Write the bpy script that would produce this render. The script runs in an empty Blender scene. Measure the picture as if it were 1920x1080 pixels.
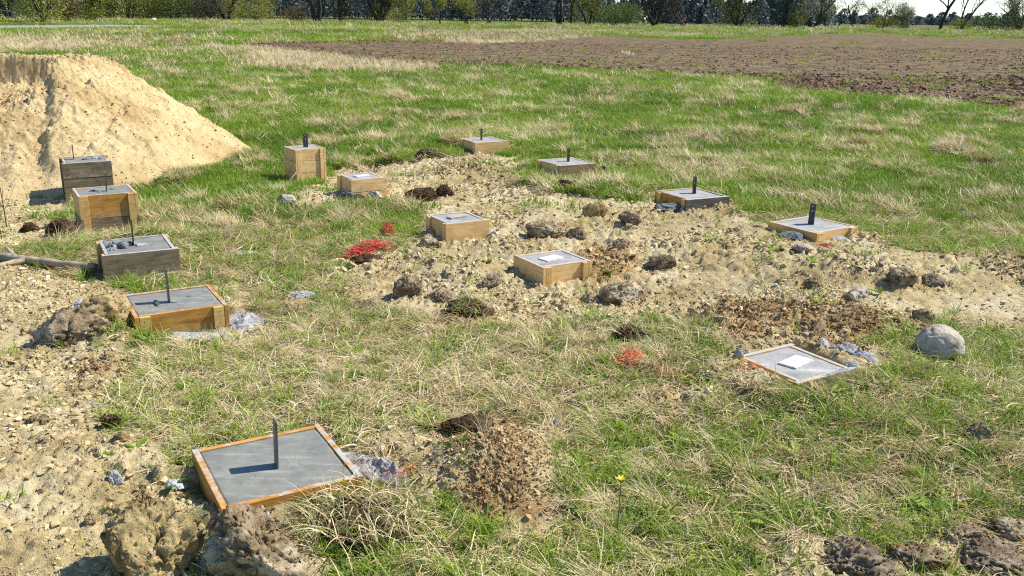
import bpy, bmesh, math, random, zlib
import numpy as np
from mathutils import Vector, Matrix, Euler

random.seed(11)
rng = np.random.default_rng(11)
sc = bpy.context.scene
COL = sc.collection
R = math.radians

# ------------------------------------------------------------------ camera, sky, sun, exposure
CAM_H, F_PX, PITCH, ROLL = 1.64, 1722.4, R(16.442), R(0.761)
cam_data = bpy.data.cameras.new("camera")
cam_data.sensor_width = 36.0
cam_data.lens = F_PX / 1920.0 * 36.0
cam_data.clip_start, cam_data.clip_end = 0.05, 6000.0
cam = bpy.data.objects.new("camera", cam_data)
COL.objects.link(cam)
cam.matrix_world = Matrix.Translation((0, 0, CAM_H)) @ Matrix.Rotation(R(90) - PITCH, 4, 'X') @ Matrix.Rotation(ROLL, 4, 'Z')
sc.camera = cam

SUN_EL, SUN_AZ = R(48), R(15)           # azimuth counted from +X towards +Y
world = bpy.data.worlds.new("World")
sc.world = world
world.use_nodes = True
wn = world.node_tree.nodes
wl = world.node_tree.links
bg = wn["Background"]
sky = wn.new("ShaderNodeTexSky")
sky.sky_type = 'NISHITA'
sky.sun_disc = False
sky.sun_elevation = SUN_EL
sky.sun_rotation = R(90) - SUN_AZ
sky.altitude = 150
sky.air_density = 1.0
sky.dust_density = 0.0
sky.ozone_density = 3.0
tint = wn.new("ShaderNodeMix")
tint.data_type = 'RGBA'
tint.blend_type = 'MULTIPLY'
tint.inputs[0].default_value = 1.0
tint.inputs[7].default_value = (0.90, 0.98, 1.12, 1)
wl.new(sky.outputs[0], tint.inputs[6])
wl.new(tint.outputs[2], bg.inputs[0])
bg.inputs[1].default_value = 0.105

sun_data = bpy.data.lights.new("sun", 'SUN')
sun_data.energy = 5.0
sun_data.angle = R(0.5)
sun_data.color = (1.0, 0.94, 0.84)
sun = bpy.data.objects.new("sun", sun_data)
COL.objects.link(sun)
sdir = Vector((math.cos(SUN_EL) * math.cos(SUN_AZ), math.cos(SUN_EL) * math.sin(SUN_AZ), math.sin(SUN_EL)))
sun.rotation_euler = sdir.to_track_quat('Z', 'Y').to_euler()
sun.location = sdir * 50

sc.view_settings.view_transform = 'Standard'
sc.view_settings.look = 'None'
sc.view_settings.gamma = 1.0
sc.view_settings.exposure = 0.58
sc.view_settings.use_curve_mapping = False
sc.cycles.use_denoising = False
sc.cycles.pixel_filter_type = 'BLACKMAN_HARRIS'
sc.cycles.filter_width = 1.15
sc.cycles.max_bounces = 6
sc.cycles.sample_clamp_indirect = 6.0

# ------------------------------------------------------------------ noise
def _hash(ix, iy, iz, seed):
    h = (ix.astype(np.uint32) * np.uint32(374761393)) ^ (iy.astype(np.uint32) * np.uint32(668265263)) ^ (iz.astype(np.uint32) * np.uint32(2246822519)) ^ np.uint32((seed * 3266489917) & 0xffffffff)
    h = (h ^ (h >> np.uint32(13))) * np.uint32(1274126177)
    h = (h ^ (h >> np.uint32(16))) * np.uint32(2654435761)
    h ^= h >> np.uint32(15)
    return (h & np.uint32(0xffffff)).astype(np.float32) / np.float32(0xffffff)

def noise2(x, y, seed=0):
    x = np.asarray(x, np.float64); y = np.asarray(y, np.float64)
    xi = np.floor(x).astype(np.int64); yi = np.floor(y).astype(np.int64)
    fx = x - xi; fy = y - yi
    fx = fx * fx * (3 - 2 * fx); fy = fy * fy * (3 - 2 * fy)
    z = np.zeros_like(xi)
    a = _hash(xi, yi, z, seed); b = _hash(xi + 1, yi, z, seed)
    c = _hash(xi, yi + 1, z, seed); d = _hash(xi + 1, yi + 1, z, seed)
    return (a + (b - a) * fx) * (1 - fy) + (c + (d - c) * fx) * fy

def noise3(p, seed=0):
    q = np.floor(p).astype(np.int64)
    f = p - q
    f = f * f * (3 - 2 * f)
    out = 0
    for dx in (0, 1):
        wx = f[:, 0] if dx else 1 - f[:, 0]
        for dy in (0, 1):
            wy = f[:, 1] if dy else 1 - f[:, 1]
            for dz in (0, 1):
                wz = f[:, 2] if dz else 1 - f[:, 2]
                out = out + wx * wy * wz * _hash(q[:, 0] + dx, q[:, 1] + dy, q[:, 2] + dz, seed)
    return out

def fbm2(x, y, octs=4, seed=0, gain=0.5):
    s, a, t = 0.0, 1.0, 0.0
    for o in range(octs):
        s = s + a * (noise2(x * 2 ** o + 17.3 * o, y * 2 ** o - 9.1 * o, seed + o) - 0.5)
        t += a; a *= gain
    return s / t * 2

def fbm3(p, octs=4, seed=0, gain=0.5):
    s, a, t = 0.0, 1.0, 0.0
    for o in range(octs):
        s = s + a * (noise3(p * 2 ** o + 13.7 * o, seed + o) - 0.5)
        t += a; a *= gain
    return s / t * 2

def cells2(x, y, seed=0):
    """rounded lumps: distance to the nearest jittered cell centre, plus that cell's random value"""
    xi = np.floor(x).astype(np.int64); yi = np.floor(y).astype(np.int64)
    best = np.full(x.shape, 9.0); val = np.zeros(x.shape)
    z = np.zeros_like(xi)
    for dx in (-1, 0, 1):
        for dy in (-1, 0, 1):
            cx = xi + dx; cy = yi + dy
            jx = cx + _hash(cx, cy, z, seed); jy = cy + _hash(cx, cy, z, seed + 1)
            d = (x - jx) ** 2 + (y - jy) ** 2
            m = d < best
            best = np.where(m, d, best)
            val = np.where(m, _hash(cx, cy, z, seed + 2), val)
    return np.sqrt(best), val

def sstep(a, b, x):
    t = np.clip((x - a) / (b - a), 0, 1)
    return t * t * (3 - 2 * t)

# ------------------------------------------------------------------ where a line of sight meets a level
def at(px, py, z=-0.15):
    x = (px - 960) / F_PX; y = (py - 540) / F_PX
    c, s = math.cos(ROLL), math.sin(ROLL)
    x, y = c * x + s * y, -s * x + c * y
    dn = math.sin(PITCH) + y * math.cos(PITCH)
    fw = math.cos(PITCH) - y * math.sin(PITCH)
    k = (CAM_H - z) / dn
    return x * k, fw * k

def depth_of(x, y, z):
    return y * math.cos(PITCH) + (CAM_H - z) * math.sin(PITCH)

# ------------------------------------------------------------------ ground level
LEVELS = [  # x, y, height of the soil
    (-0.9, 3.15, -0.07), (-0.2, 3.6, -0.10), (-1.6, 3.0, -0.10), (-1.25, 3.1, -0.075), (-2.0, 5.2, -0.135), (-2.5, 4.4, -0.15), (-1.9, 4.2, -0.13),
    (-2.77, 6.56, -0.17), (-3.6, 6.6, -0.2), (-3.9, 8.7, -0.37), (-4.96, 10.6, -0.47), (-6.9, 12.5, -0.46), (-4.0, 13.0, -0.44),
    (-2.7, 11.84, -0.43), (-1.6, 9.7, -0.205), (-0.47, 7.66, -0.16), (0.28, 6.33, -0.165), (1.42, 4.31, -0.012),
    (-0.42, 12.83, -0.17), (0.62, 10.9, -0.19), (1.76, 8.92, -0.12), (2.53, 7.59, -0.075), (3.6, 6.4, -0.1),
    (0.4, 3.6, -0.10), (0.5, 2.4, -0.11), (2.0, 2.6, -0.1), (3.3, 4.6, -0.1), (0.0, 5.0, -0.13), (-1.0, 6.6, -0.17),
    (-1.8, 8.0, -0.24), (4.5, 8.5, -0.18), (3.0, 11.0, -0.24), (0.0, 16.0, -0.3), (5.0, 15.0, -0.3), (-3.0, 16.0, -0.42),
    (-0.9, 1.6, -0.13), (1.0, 1.2, -0.12), (-2.0, 2.0, -0.14),
]
LV = np.array(LEVELS)

def base_h(x, y):
    x = np.asarray(x, np.float64); y = np.asarray(y, np.float64)
    num = np.full(x.shape, -0.30 * 0.01); den = np.full(x.shape, 0.01)
    for lx, ly, lz in LEVELS:
        w = np.exp(-((x - lx) ** 2 + (y - ly) ** 2) / (2 * 0.75 ** 2))
        num = num + w * lz; den = den + w
    return num / den

def spot(px, py):
    z = -0.15
    for _ in range(6):
        x, y = at(px, py, z)
        z = float(base_h(np.array([x]), np.array([y]))[0])
    return x, y

def poly(pts):
    return np.array([spot(*p) for p in pts])

def sdist(x, y, P):
    """signed distance to a closed outline, positive inside"""
    x = np.asarray(x, float); y = np.asarray(y, float)
    d = np.full(x.shape, 1e9); inside = np.zeros(x.shape, bool)
    n = len(P)
    for i in range(n):
        ax, ay = P[i]; bx, by = P[(i + 1) % n]
        ex, ey = bx - ax, by - ay
        t = np.clip(((x - ax) * ex + (y - ay) * ey) / (ex * ex + ey * ey + 1e-12), 0, 1)
        d = np.minimum(d, (x - ax - t * ex) ** 2 + (y - ay - t * ey) ** 2)
        if abs(ey) > 1e-12:
            c = ((ay > y) != (by > y)) & (x < ex * (y - ay) / ey + ax)
            inside ^= c
    d = np.sqrt(d)
    return np.where(inside, d, -d)

SAND_AREAS = [
    [(505, 388), (560, 352), (620, 322), (690, 312), (770, 300), (870, 292), (985, 296), (1000, 330), (1000, 352), (1100, 372), (1190, 378), (1215, 362), (1300, 380), (1385, 372), (1392, 400), (1430, 425), (1440, 452),
     (1560, 452), (1640, 440), (1690, 462), (1760, 470), (1990, 478), (1990, 600), (1860, 622), (1790, 610), (1700, 640), (1640, 660), (1690, 690), (1640, 722), (1560, 716), (1480, 742), (1390, 742), (1350, 690),
     (1330, 640), (1230, 604), (1200, 650), (1140, 640), (1120, 604), (1000, 612), (900, 600), (820, 586), (740, 590), (660, 590), (640, 540), (625, 505), (690, 480), (745, 470), (790, 436), (800, 404), (740, 378), (640, 378), (590, 396)],
    [(-120, 330), (120, 340), (180, 330), (170, 355), (115, 400), (120, 440), (60, 470), (-120, 480)],
    [(-120, 520), (0, 505), (120, 500), (175, 520), (190, 545), (240, 560), (240, 640), (285, 660), (290, 720), (250, 760), (210, 810), (330, 830), (365, 860), (390, 960), (300, 1000), (240, 1130), (-200, 1130)],
    [(640, 812), (720, 800), (800, 800), (860, 778), (960, 782), (1075, 830), (1110, 900), (1060, 985), (960, 1030), (880, 985), (800, 960), (730, 930), (690, 880)],
    [(1150, 760), (1210, 738), (1310, 745), (1290, 785), (1180, 792)],
    [(395, 525), (440, 508), (455, 545), (500, 590), (480, 640), (380, 650), (420, 600)],
    [(1480, 1040), (1600, 1000), (1740, 985), (1960, 960), (1960, 1120), (1500, 1130)],
    [(520, 545), (600, 560), (590, 590), (530, 580)],
    [(400, 985), (600, 1010), (700, 1040), (700, 1130), (380, 1130)],
]
SAND_P = [poly(a) for a in SAND_AREAS]
ORANGE_P = [poly([(1330, 560), (1420, 575), (1520, 590), (1700, 630), (1640, 665), (1500, 650), (1380, 640), (1310, 600)]),
            poly([(860, 850), (940, 800), (985, 850), (1060, 880), (1000, 925), (1010, 965), (930, 990), (870, 965), (880, 920), (800, 880)]),
            poly([(1080, 480), (1150, 470), (1190, 500), (1130, 530), (1060, 520)]),
            poly([(130, 660), (300, 690), (270, 720), (100, 700)]),
            poly([(1640, 660), (1720, 640), (1700, 715), (1600, 730)])]
FIELD_P = poly([(420, 84), (560, 79), (700, 77), (860, 77), (960, 77), (1040, 72), (1120, 66), (1200, 70), (1280, 74), (1400, 72), (1480, 67), (1560, 63), (1640, 61), (1740, 68), (1830, 72), (2050, 74), (2100, 240), (1920, 212), (1800, 200), (1700, 192),
                (1560, 182), (1470, 164), (1420, 150), (1320, 146), (1200, 138), (1060, 128), (960, 122), (860, 122), (740, 118), (640, 108), (540, 96)])
POND_P = poly([(-140, 47), (80, 46), (200, 45), (300, 47), (370, 50), (250, 52), (100, 54), (-140, 56)])

BOXES = {  # name: x, y, yaw, size
    'A': (-0.894, 3.165, 0.520, 0.515), 'B': (-2.013, 5.218, 0.530, 0.515), 'C': (-2.766, 6.56, 0.500, 0.515), 'D': (-3.915, 8.681, 0.530, 0.515),
    'E': (-4.959, 10.588, 0.505, 0.515), 'F': (-2.697, 11.839, 0.60, 0.405), 'G': (-1.612, 9.696, 0.545, 0.405), 'H': (-0.474, 7.663, 0.52, 0.405),
    'I': (0.284, 6.33, 0.533, 0.405), 'J': (1.42, 4.314, 0.55, 0.41), 'K': (-0.418, 12.831, 0.48, 0.515), 'L': (0.624, 10.903, 0.505, 0.515),
    'M': (1.756, 8.923, 0.46, 0.515), 'N': (2.527, 7.586, 0.575, 0.515)}

def masks(x, y):
    """sand, orange soil, field (each 0 to 1)"""
    x = np.asarray(x, float); y = np.asarray(y, float)
    sand = np.zeros(x.shape); orange = np.zeros(x.shape); field = np.zeros(x.shape)
    near = (y < 17) & (np.abs(x) < 12)
    if near.any():
        xs, ys = x[near], y[near]
        n = fbm2(xs * 2.2, ys * 2.2, 4, 31) * 0.26 + fbm2(xs * 9, ys * 9, 3, 37, 0.7) * 0.14
        best = np.full(xs.shape, -9.0)
        for P in SAND_P:
            best = np.maximum(best, sdist(xs, ys, P))
        sand[near] = sstep(-0.06, 0.09, best + n)
        ob = np.full(xs.shape, -9.0)
        for P in ORANGE_P:
            ob = np.maximum(ob, sdist(xs, ys, P))
        orange[near] = 0.85 * sstep(-0.14, 0.20, ob + n * 1.6 + 0.12 * fbm2(xs * 14, ys * 14, 3, 39, 0.7))
    far = (y > 12)
    if far.any():
        xs, ys = x[far], y[far]
        n = fbm2(xs * 0.5, ys * 0.5, 4, 41) * 1.3
        field[far] = sstep(-0.35, 0.45, sdist(xs, ys, FIELD_P) + n * 0.6)
    return sand, orange, field

MOUNDS = []   # x, y, rx, ry, height
def mound(px, py, rx, ry, h):
    x, y = spot(px, py)
    MOUNDS.append((x, y, rx, ry, h))
mound(930, 890, 0.27, 0.26, 0.15)
mound(890, 975, 0.10, 0.06, -0.05)
mound(880, 838, 0.12, 0.06, -0.045)
mound(215, 635, 0.26, 0.20, 0.10)
mound(70, 640, 0.18, 0.12, -0.07)
mound(110, 900, 0.35, 0.3, 0.05)
mound(1480, 600, 0.55, 0.3, 0.07)
mound(1650, 620, 0.3, 0.2, 0.06)
mound(1100, 520, 0.30, 0.25, 0.06)
mound(860, 520, 0.45, 0.3, 0.09)
mound(800, 500, 0.2, 0.15, 0.05)
mound(680, 485, 0.16, 0.08, -0.08)
mound(900, 325, 0.7, 0.4, 0.08)
mound(700, 330, 0.4, 0.3, 0.05)
mound(1500, 500, 0.6, 0.4, 0.05)
mound(1750, 520, 0.8, 0.4, 0.08)
mound(1300, 470, 0.6, 0.4, 0.04)
mound(285, 455, 0.35, 0.2, 0.10)
mound(1485, 690, 0.50, 0.45, 0.07)
mound(540, 965, 0.30, 0.10, 0.07)
mound(430, 985, 0.15, 0.10, 0.05)
mound(1620, 60, 14, 6, 0.5)

def ground_h(x, y, detail=True):
    x = np.asarray(x, float); y = np.asarray(y, float)
    h = base_h(x, y)
    s, o, f = masks(x, y)
    for mx, my, rx, ry, mh in MOUNDS:
        h = h + mh * np.exp(-(((x - mx) / rx) ** 2 + ((y - my) / ry) ** 2))
    nearw = np.clip(1 - (np.hypot(x, y) - 20) / 14, 0, 1)
    if detail:
        grass = (1 - s) * (1 - f)
        tus = np.clip(fbm2(x * 1.35, y * 1.35, 3, 141), 0, 1)
        h = h + grass * nearw * sstep(8, 10, y) * (0.16 * tus + 0.05 * fbm2(x * 0.5, y * 0.5, 2, 9))
        h = h + grass * (0.022 * fbm2(x * 1.7, y * 1.7, 3, 3) + 0.012 * fbm2(x * 6, y * 6, 3, 5) * nearw)
        m = (s > 0.01) & (nearw > 0)
        if m.any():
            xs, ys = x[m], y[m]
            wx = xs + 0.11 * fbm2(xs * 8, ys * 8, 3, 61); wy = ys + 0.11 * fbm2(xs * 8, ys * 8, 3, 67)
            d1, v1 = cells2(wx * 7, wy * 7, 71)
            d2, v2 = cells2(wx * 17, wy * 17, 81)
            d3, v3 = cells2(wx * 36, wy * 36, 91)
            rough = 0.35 + 0.65 * sstep(-0.25, 0.35, fbm2(xs * 1.3, ys * 1.3, 3, 95))
            lump = 0.075 * np.clip(0.60 - d1, 0, 1) * (v1 > 0.5) * v1 + 0.055 * np.clip(0.60 - d2, 0, 1) * (v2 > 0.3) * v2 + 0.034 * np.clip(0.6 - d3, 0, 1) * v3
            h[m] += s[m] * (0.030 * fbm2(xs * 3, ys * 3, 4, 75) + 1.05 * lump * rough + 0.026 * fbm2(xs * 18, ys * 18, 3, 77, 0.7) * rough)
        m = f > 0.01
        if m.any():
            xs, ys = x[m], y[m]
            dist = np.clip(1 - (ys - 14) / 40, 0.1, 1)
            h[m] += f[m] * (0.10 * np.abs(fbm2(xs * 2.3, ys * 2.3, 4, 51)) + 0.02 * fbm2(xs * 9, ys * 9, 2, 57)) * dist
    for bx, by, yaw, sz in BOXES.values():
        c, sn = math.cos(yaw), math.sin(yaw)
        u = (x - bx) * c + (y - by) * sn; v = -(x - bx) * sn + (y - by) * c
        r = np.maximum(np.abs(u), np.abs(v))
        rim = -0.010 if abs(bx - 1.42) < 0.01 else -0.035
        cap = np.where(r < sz / 2 - 0.01, -0.12, rim + np.clip(r - sz / 2, 0, 1) * 0.9)
        h = np.minimum(h, np.where(r < sz / 2 + 0.25, cap, 9))
    return h

def gh(x, y):
    return float(ground_h(np.array([x]), np.array([y]))[0])

# ------------------------------------------------------------------ materials
def new_mat(name):
    m = bpy.data.materials.new(name)
    m.use_nodes = True
    nt = m.node_tree
    return m, nt, nt.nodes, nt.links, nt.nodes["Principled BSDF"]

def N(nt, typ, **kw):
    n = nt.nodes.new(typ)
    for k, v in kw.items():
        setattr(n, k, v)
    return n

def ramp(nt, fac, stops):
    r = nt.nodes.new("ShaderNodeValToRGB")
    el = r.color_ramp.elements
    while len(el) < len(stops):
        el.new(0.5)
    for e, (p, c) in zip(el, stops):
        e.position = p
        e.color = (*c, 1)
    nt.links.new(fac, r.inputs[0])
    return r.outputs[0]

def mix(nt, fac, a, b, mode='MIX'):
    n = nt.nodes.new("ShaderNodeMix")
    n.data_type = 'RGBA'
    n.blend_type = mode
    for sock, v in ((n.inputs[0], fac), (n.inputs[6], a), (n.inputs[7], b)):
        if hasattr(v, 'is_linked'):
            nt.links.new(v, sock)
        elif isinstance(v, tuple):
            sock.default_value = (*v, 1)
        else:
            sock.default_value = v
    return n.outputs[2]

def tex_noise(nt, vec, scale, detail=4, rough=0.55, out=0):
    n = nt.nodes.new("ShaderNodeTexNoise")
    n.inputs["Scale"].default_value = scale
    n.inputs["Detail"].default_value = detail
    n.inputs["Roughness"].default_value = rough
    if vec is not None:
        nt.links.new(vec, n.inputs["Vector"])
    return n.outputs[out]

def math_n(nt, op, a, b=0.0, clamp=False):
    n = nt.nodes.new("ShaderNodeMath")
    n.operation = op
    n.use_clamp = clamp
    for i, v in enumerate((a, b)):
        if hasattr(v, 'is_linked'):
            nt.links.new(v, n.inputs[i])
        else:
            n.inputs[i].default_value = v
    return n.outputs[0]

def bump(nt, height, strength, dist, bsdf):
    b = nt.nodes.new("ShaderNodeBump")
    b.inputs["Strength"].default_value = strength
    b.inputs["Distance"].default_value = dist
    nt.links.new(height, b.inputs["Height"])
    nt.links.new(b.outputs[0], bsdf.inputs["Normal"])

def attr(nt, name, typ='GEOMETRY'):
    a = nt.nodes.new("ShaderNodeAttribute")
    a.attribute_name = name
    a.attribute_type = typ
    return a.outputs["Fac"]

def soil_colour(nt, pos, orange):
    n1 = tex_noise(nt, pos, 2.2, 5, 0.6)
    pale = ramp(nt, n1, [(0.30, (0.35, 0.26, 0.12)), (0.46, (0.53, 0.43, 0.225)), (0.62, (0.65, 0.56, 0.35)), (0.75, (0.54, 0.475, 0.31))])
    n2 = tex_noise(nt, pos, 24, 4, 0.7)
    pale = mix(nt, math_n(nt, 'MULTIPLY', ramp(nt, n2, [(0.36, (1, 1, 1)), (0.5, (0, 0, 0))]), 0.5), pale, (0.22, 0.14, 0.065))
    n3 = tex_noise(nt, pos, 12, 4, 0.7)
    org = ramp(nt, n3, [(0.32, (0.14, 0.070, 0.026)), (0.5, (0.36, 0.215, 0.085)), (0.68, (0.52, 0.355, 0.165))])
    n0 = tex_noise(nt, pos, 0.8, 5, 0.65)
    pale = mix(nt, math_n(nt, 'MULTIPLY', ramp(nt, n0, [(0.36, (1, 1, 1)), (0.54, (0, 0, 0))]), 0.55), pale, (0.31, 0.24, 0.12))
    return mix(nt, orange, pale, org)

M = {}
def mat_ground():
    m, nt, nd, lk, b = new_mat("soil_and_turf")
    geo = N(nt, "ShaderNodeNewGeometry")
    pos = geo.outputs["Position"]
    sand, orange, field, dry = attr(nt, "sand"), attr(nt, "orange"), attr(nt, "field"), attr(nt, "dry")
    soil = soil_colour(nt, pos, orange)
    n = tex_noise(nt, pos, 30, 4, 0.75)
    nf = tex_noise(nt, pos, 1.3, 5, 0.65)
    green = ramp(nt, n, [(0.3, (0.035, 0.055, 0.012)), (0.55, (0.095, 0.150, 0.024)), (0.75, (0.20, 0.23, 0.07))])
    straw = ramp(nt, n, [(0.34, (0.06, 0.042, 0.02)), (0.52, (0.23, 0.17, 0.08)), (0.75, (0.46, 0.37, 0.20))])
    d2 = math_n(nt, 'ADD', dry, math_n(nt, 'MULTIPLY', math_n(nt, 'SUBTRACT', nf, 0.5), 1.2), True)
    turf = mix(nt, d2, green, straw)
    nfar = tex_noise(nt, pos, 0.8, 6, 0.7)
    mp = N(nt, "ShaderNodeMapping")
    mp.inputs["Scale"].default_value = (0.02, 0.35, 1)
    mp.inputs["Rotation"].default_value = (0, 0, R(4))
    lk.new(pos, mp.inputs[0])
    rows = tex_noise(nt, mp.outputs[0], 1.0, 4, 0.6)
    fcol = ramp(nt, nfar, [(0.30, (0.075, 0.049, 0.028)), (0.52, (0.15, 0.103, 0.060)), (0.72, (0.235, 0.17, 0.10))])
    fcol = mix(nt, ramp(nt, rows, [(0.42, (0, 0, 0)), (0.6, (1, 1, 1))]), fcol, mix(nt, nfar, (0.105, 0.083, 0.050), (0.19, 0.155, 0.078)))
    fgr = tex_noise(nt, mp.outputs[0], 2.3, 3, 0.6)
    fcol = mix(nt, math_n(nt, 'MULTIPLY', ramp(nt, fgr, [(0.55, (0, 0, 0)), (0.7, (1, 1, 1))]), 0.45), fcol, (0.11, 0.115, 0.035))
    mp3 = N(nt, "ShaderNodeMapping"); mp3.inputs["Scale"].default_value = (2.2, 1.1, 1)
    lk.new(pos, mp3.inputs[0])
    grit = tex_noise(nt, mp3.outputs[0], 1.0, 6, 0.8)
    fcol = mix(nt, 1.0, fcol, ramp(nt, grit, [(0.36, (0.45, 0.42, 0.42)), (0.5, (1, 1, 1)), (0.64, (1.75, 1.65, 1.45))]), 'MULTIPLY')
    c = mix(nt, field, turf, fcol)
    c = mix(nt, sand, c, soil)
    lk.new(c, b.inputs["Base Color"])
    b.inputs["Roughness"].default_value = 1.0
    b.inputs["Specular IOR Level"].default_value = 0.1
    hb = math_n(nt, 'ADD', tex_noise(nt, pos, 45, 5, 0.75), math_n(nt, 'MULTIPLY', tex_noise(nt, pos, 160, 3, 0.7), 0.4))
    bump(nt, hb, 0.9, 0.02, b)
    return m
M['ground'] = mat_ground()

def mat_sand():
    m, nt, nd, lk, b = new_mat("building_sand")
    pos = N(nt, "ShaderNodeNewGeometry").outputs["Position"]
    n1 = tex_noise(nt, pos, 1.6, 5, 0.6)
    c = ramp(nt, n1, [(0.30, (0.40, 0.28, 0.125)), (0.5, (0.55, 0.42, 0.215)), (0.7, (0.63, 0.505, 0.285))])
    n2 = tex_noise(nt, pos, 14, 4, 0.7)
    c = mix(nt, math_n(nt, 'MULTIPLY', ramp(nt, n2, [(0.35, (1, 1, 1)), (0.5, (0, 0, 0))]), 0.35), c, (0.33, 0.21, 0.09))
    lk.new(c, b.inputs["Base Color"])
    b.inputs["Roughness"].default_value = 1.0
    b.inputs["Specular IOR Level"].default_value = 0.1
    bump(nt, math_n(nt, 'ADD', tex_noise(nt, pos, 18, 5, 0.7), math_n(nt, 'MULTIPLY', tex_noise(nt, pos, 70, 3, 0.7), 0.5)), 0.8, 0.03, b)
    return m
M['sand'] = mat_sand()

def mat_clod(name, lo, mid, hi, stain=None, coord='Object'):
    m, nt, nd, lk, b = new_mat(name)
    tc = N(nt, "ShaderNodeTexCoord").outputs["Object"]
    pos = N(nt, "ShaderNodeNewGeometry").outputs["Position"]
    n = tex_noise(nt, pos, 16, 5, 0.7)
    c = ramp(nt, n, [(0.30, lo), (0.5, mid), (0.70, hi)])
    if stain:
        n2 = tex_noise(nt, pos, 7, 4, 0.6)
        c = mix(nt, ramp(nt, n2, [(0.5, (0, 0, 0)), (0.58, (1, 1, 1))]), c, stain)
    lk.new(c, b.inputs["Base Color"])
    b.inputs["Roughness"].default_value = 0.95
    b.inputs["Specular IOR Level"].default_value = 0.15
    bump(nt, math_n(nt, 'ADD', tex_noise(nt, pos, 60, 5, 0.75), math_n(nt, 'MULTIPLY', tex_noise(nt, pos, 200, 3, 0.7), 0.4)), 0.9, 0.012, b)
    return m
M['ochre'] = mat_clod("ochre_clay", (0.21, 0.145, 0.06), (0.45, 0.345, 0.16), (0.62, 0.51, 0.29), (0.24, 0.165, 0.075))
M['brown'] = mat_clod("brown_earth", (0.10, 0.070, 0.040), (0.26, 0.195, 0.115), (0.43, 0.345, 0.225), (0.50, 0.42, 0.29))
M['dark'] = mat_clod("dark_peat", (0.02, 0.013, 0.008), (0.06, 0.037, 0.02), (0.15, 0.10, 0.058))
M['greyclod'] = mat_clod("grey_earth", (0.11, 0.085, 0.058), (0.27, 0.215, 0.15), (0.46, 0.385, 0.28), (0.16, 0.115, 0.075))
M['pale'] = mat_clod("pale_marl", (0.26, 0.22, 0.16), (0.50, 0.45, 0.36), (0.66, 0.62, 0.52), (0.33, 0.27, 0.19))
M['mortar'] = mat_clod("spilled_mortar", (0.18, 0.18, 0.175), (0.38, 0.385, 0.385), (0.58, 0.585, 0.58))
M['wetmortar'] = mat_clod("wet_mortar", (0.06, 0.065, 0.07), (0.15, 0.16, 0.17), (0.30, 0.31, 0.32))
M['whitemortar'] = mat_clod("white_plaster", (0.28, 0.30, 0.33), (0.48, 0.50, 0.53), (0.66, 0.675, 0.69))

def mat_crumb():
    m, nt, nd, lk, b = new_mat("crumbled_soil")
    t = attr(nt, "tint", 'INSTANCER'); o = attr(nt, "dry", 'INSTANCER')
    c1 = ramp(nt, t, [(0.0, (0.20, 0.14, 0.065)), (0.35, (0.47, 0.375, 0.185)), (0.7, (0.62, 0.53, 0.32)), (1.0, (0.72, 0.65, 0.47))])
    c2 = ramp(nt, t, [(0.0, (0.10, 0.05, 0.02)), (0.5, (0.30, 0.175, 0.07)), (1.0, (0.48, 0.33, 0.16))])
    c = mix(nt, o, c1, c2)
    lk.new(c, b.inputs["Base Color"])
    b.inputs["Roughness"].default_value = 1.0
    b.inputs["Specular IOR Level"].default_value = 0.1
    return m
M['crumb'] = mat_crumb()

def mat_fieldclod():
    m, nt, nd, lk, b = new_mat("ploughed_clods")
    t = attr(nt, "tint", 'INSTANCER')
    c = ramp(nt, t, [(0.0, (0.065, 0.036, 0.022)), (0.5, (0.185, 0.110, 0.068)), (1.0, (0.36, 0.25, 0.165))])
    lk.new(c, b.inputs["Base Color"])
    b.inputs["Roughness"].default_value = 1.0
    b.inputs["Specular IOR Level"].default_value = 0.1
    return m
M['fieldclod'] = mat_fieldclod()

def mat_blade(name, green, inst=True):
    m, nt, nd, lk, b = new_mat(name)
    t = attr(nt, "tint", 'INSTANCER') if inst else attr(nt, "bl")
    bl = attr(nt, "bl")
    v = math_n(nt, 'ADD', math_n(nt, 'MULTIPLY', t, 0.6), math_n(nt, 'MULTIPLY', bl, 0.4))
    if green:
        c = ramp(nt, v, [(0.05, (0.055, 0.130, 0.010)), (0.35, (0.155, 0.285, 0.018)), (0.6, (0.30, 0.405, 0.040)), (0.8, (0.44, 0.475, 0.11)), (1.0, (0.52, 0.50, 0.21))])
    else:
        c = ramp(nt, v, [(0.05, (0.20, 0.13, 0.055)), (0.35, (0.42, 0.315, 0.15)), (0.62, (0.60, 0.485, 0.265)), (1.0, (0.76, 0.67, 0.45))])
    b.inputs["Roughness"].default_value = 0.55
    b.inputs["Specular IOR Level"].default_value = 0.25
    lk.new(c, b.inputs["Base Color"])
    tr = N(nt, "ShaderNodeBsdfTranslucent")
    lk.new(c, tr.inputs[0])
    mx = N(nt, "ShaderNodeMixShader")
    mx.inputs[0].default_value = 0.38 if green else 0.15
    lk.new(b.outputs[0], mx.inputs[1]); lk.new(tr.outputs[0], mx.inputs[2])
    lk.new(mx.outputs[0], nd["Material Output"].inputs[0])
    return m
M['green'] = mat_blade("green_blades", True)
M['straw'] = mat_blade("straw_blades", False)
M['green1'] = mat_blade("green_blades_single", True, False)
M['straw1'] = mat_blade("straw_blades_single", False, False)

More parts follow.
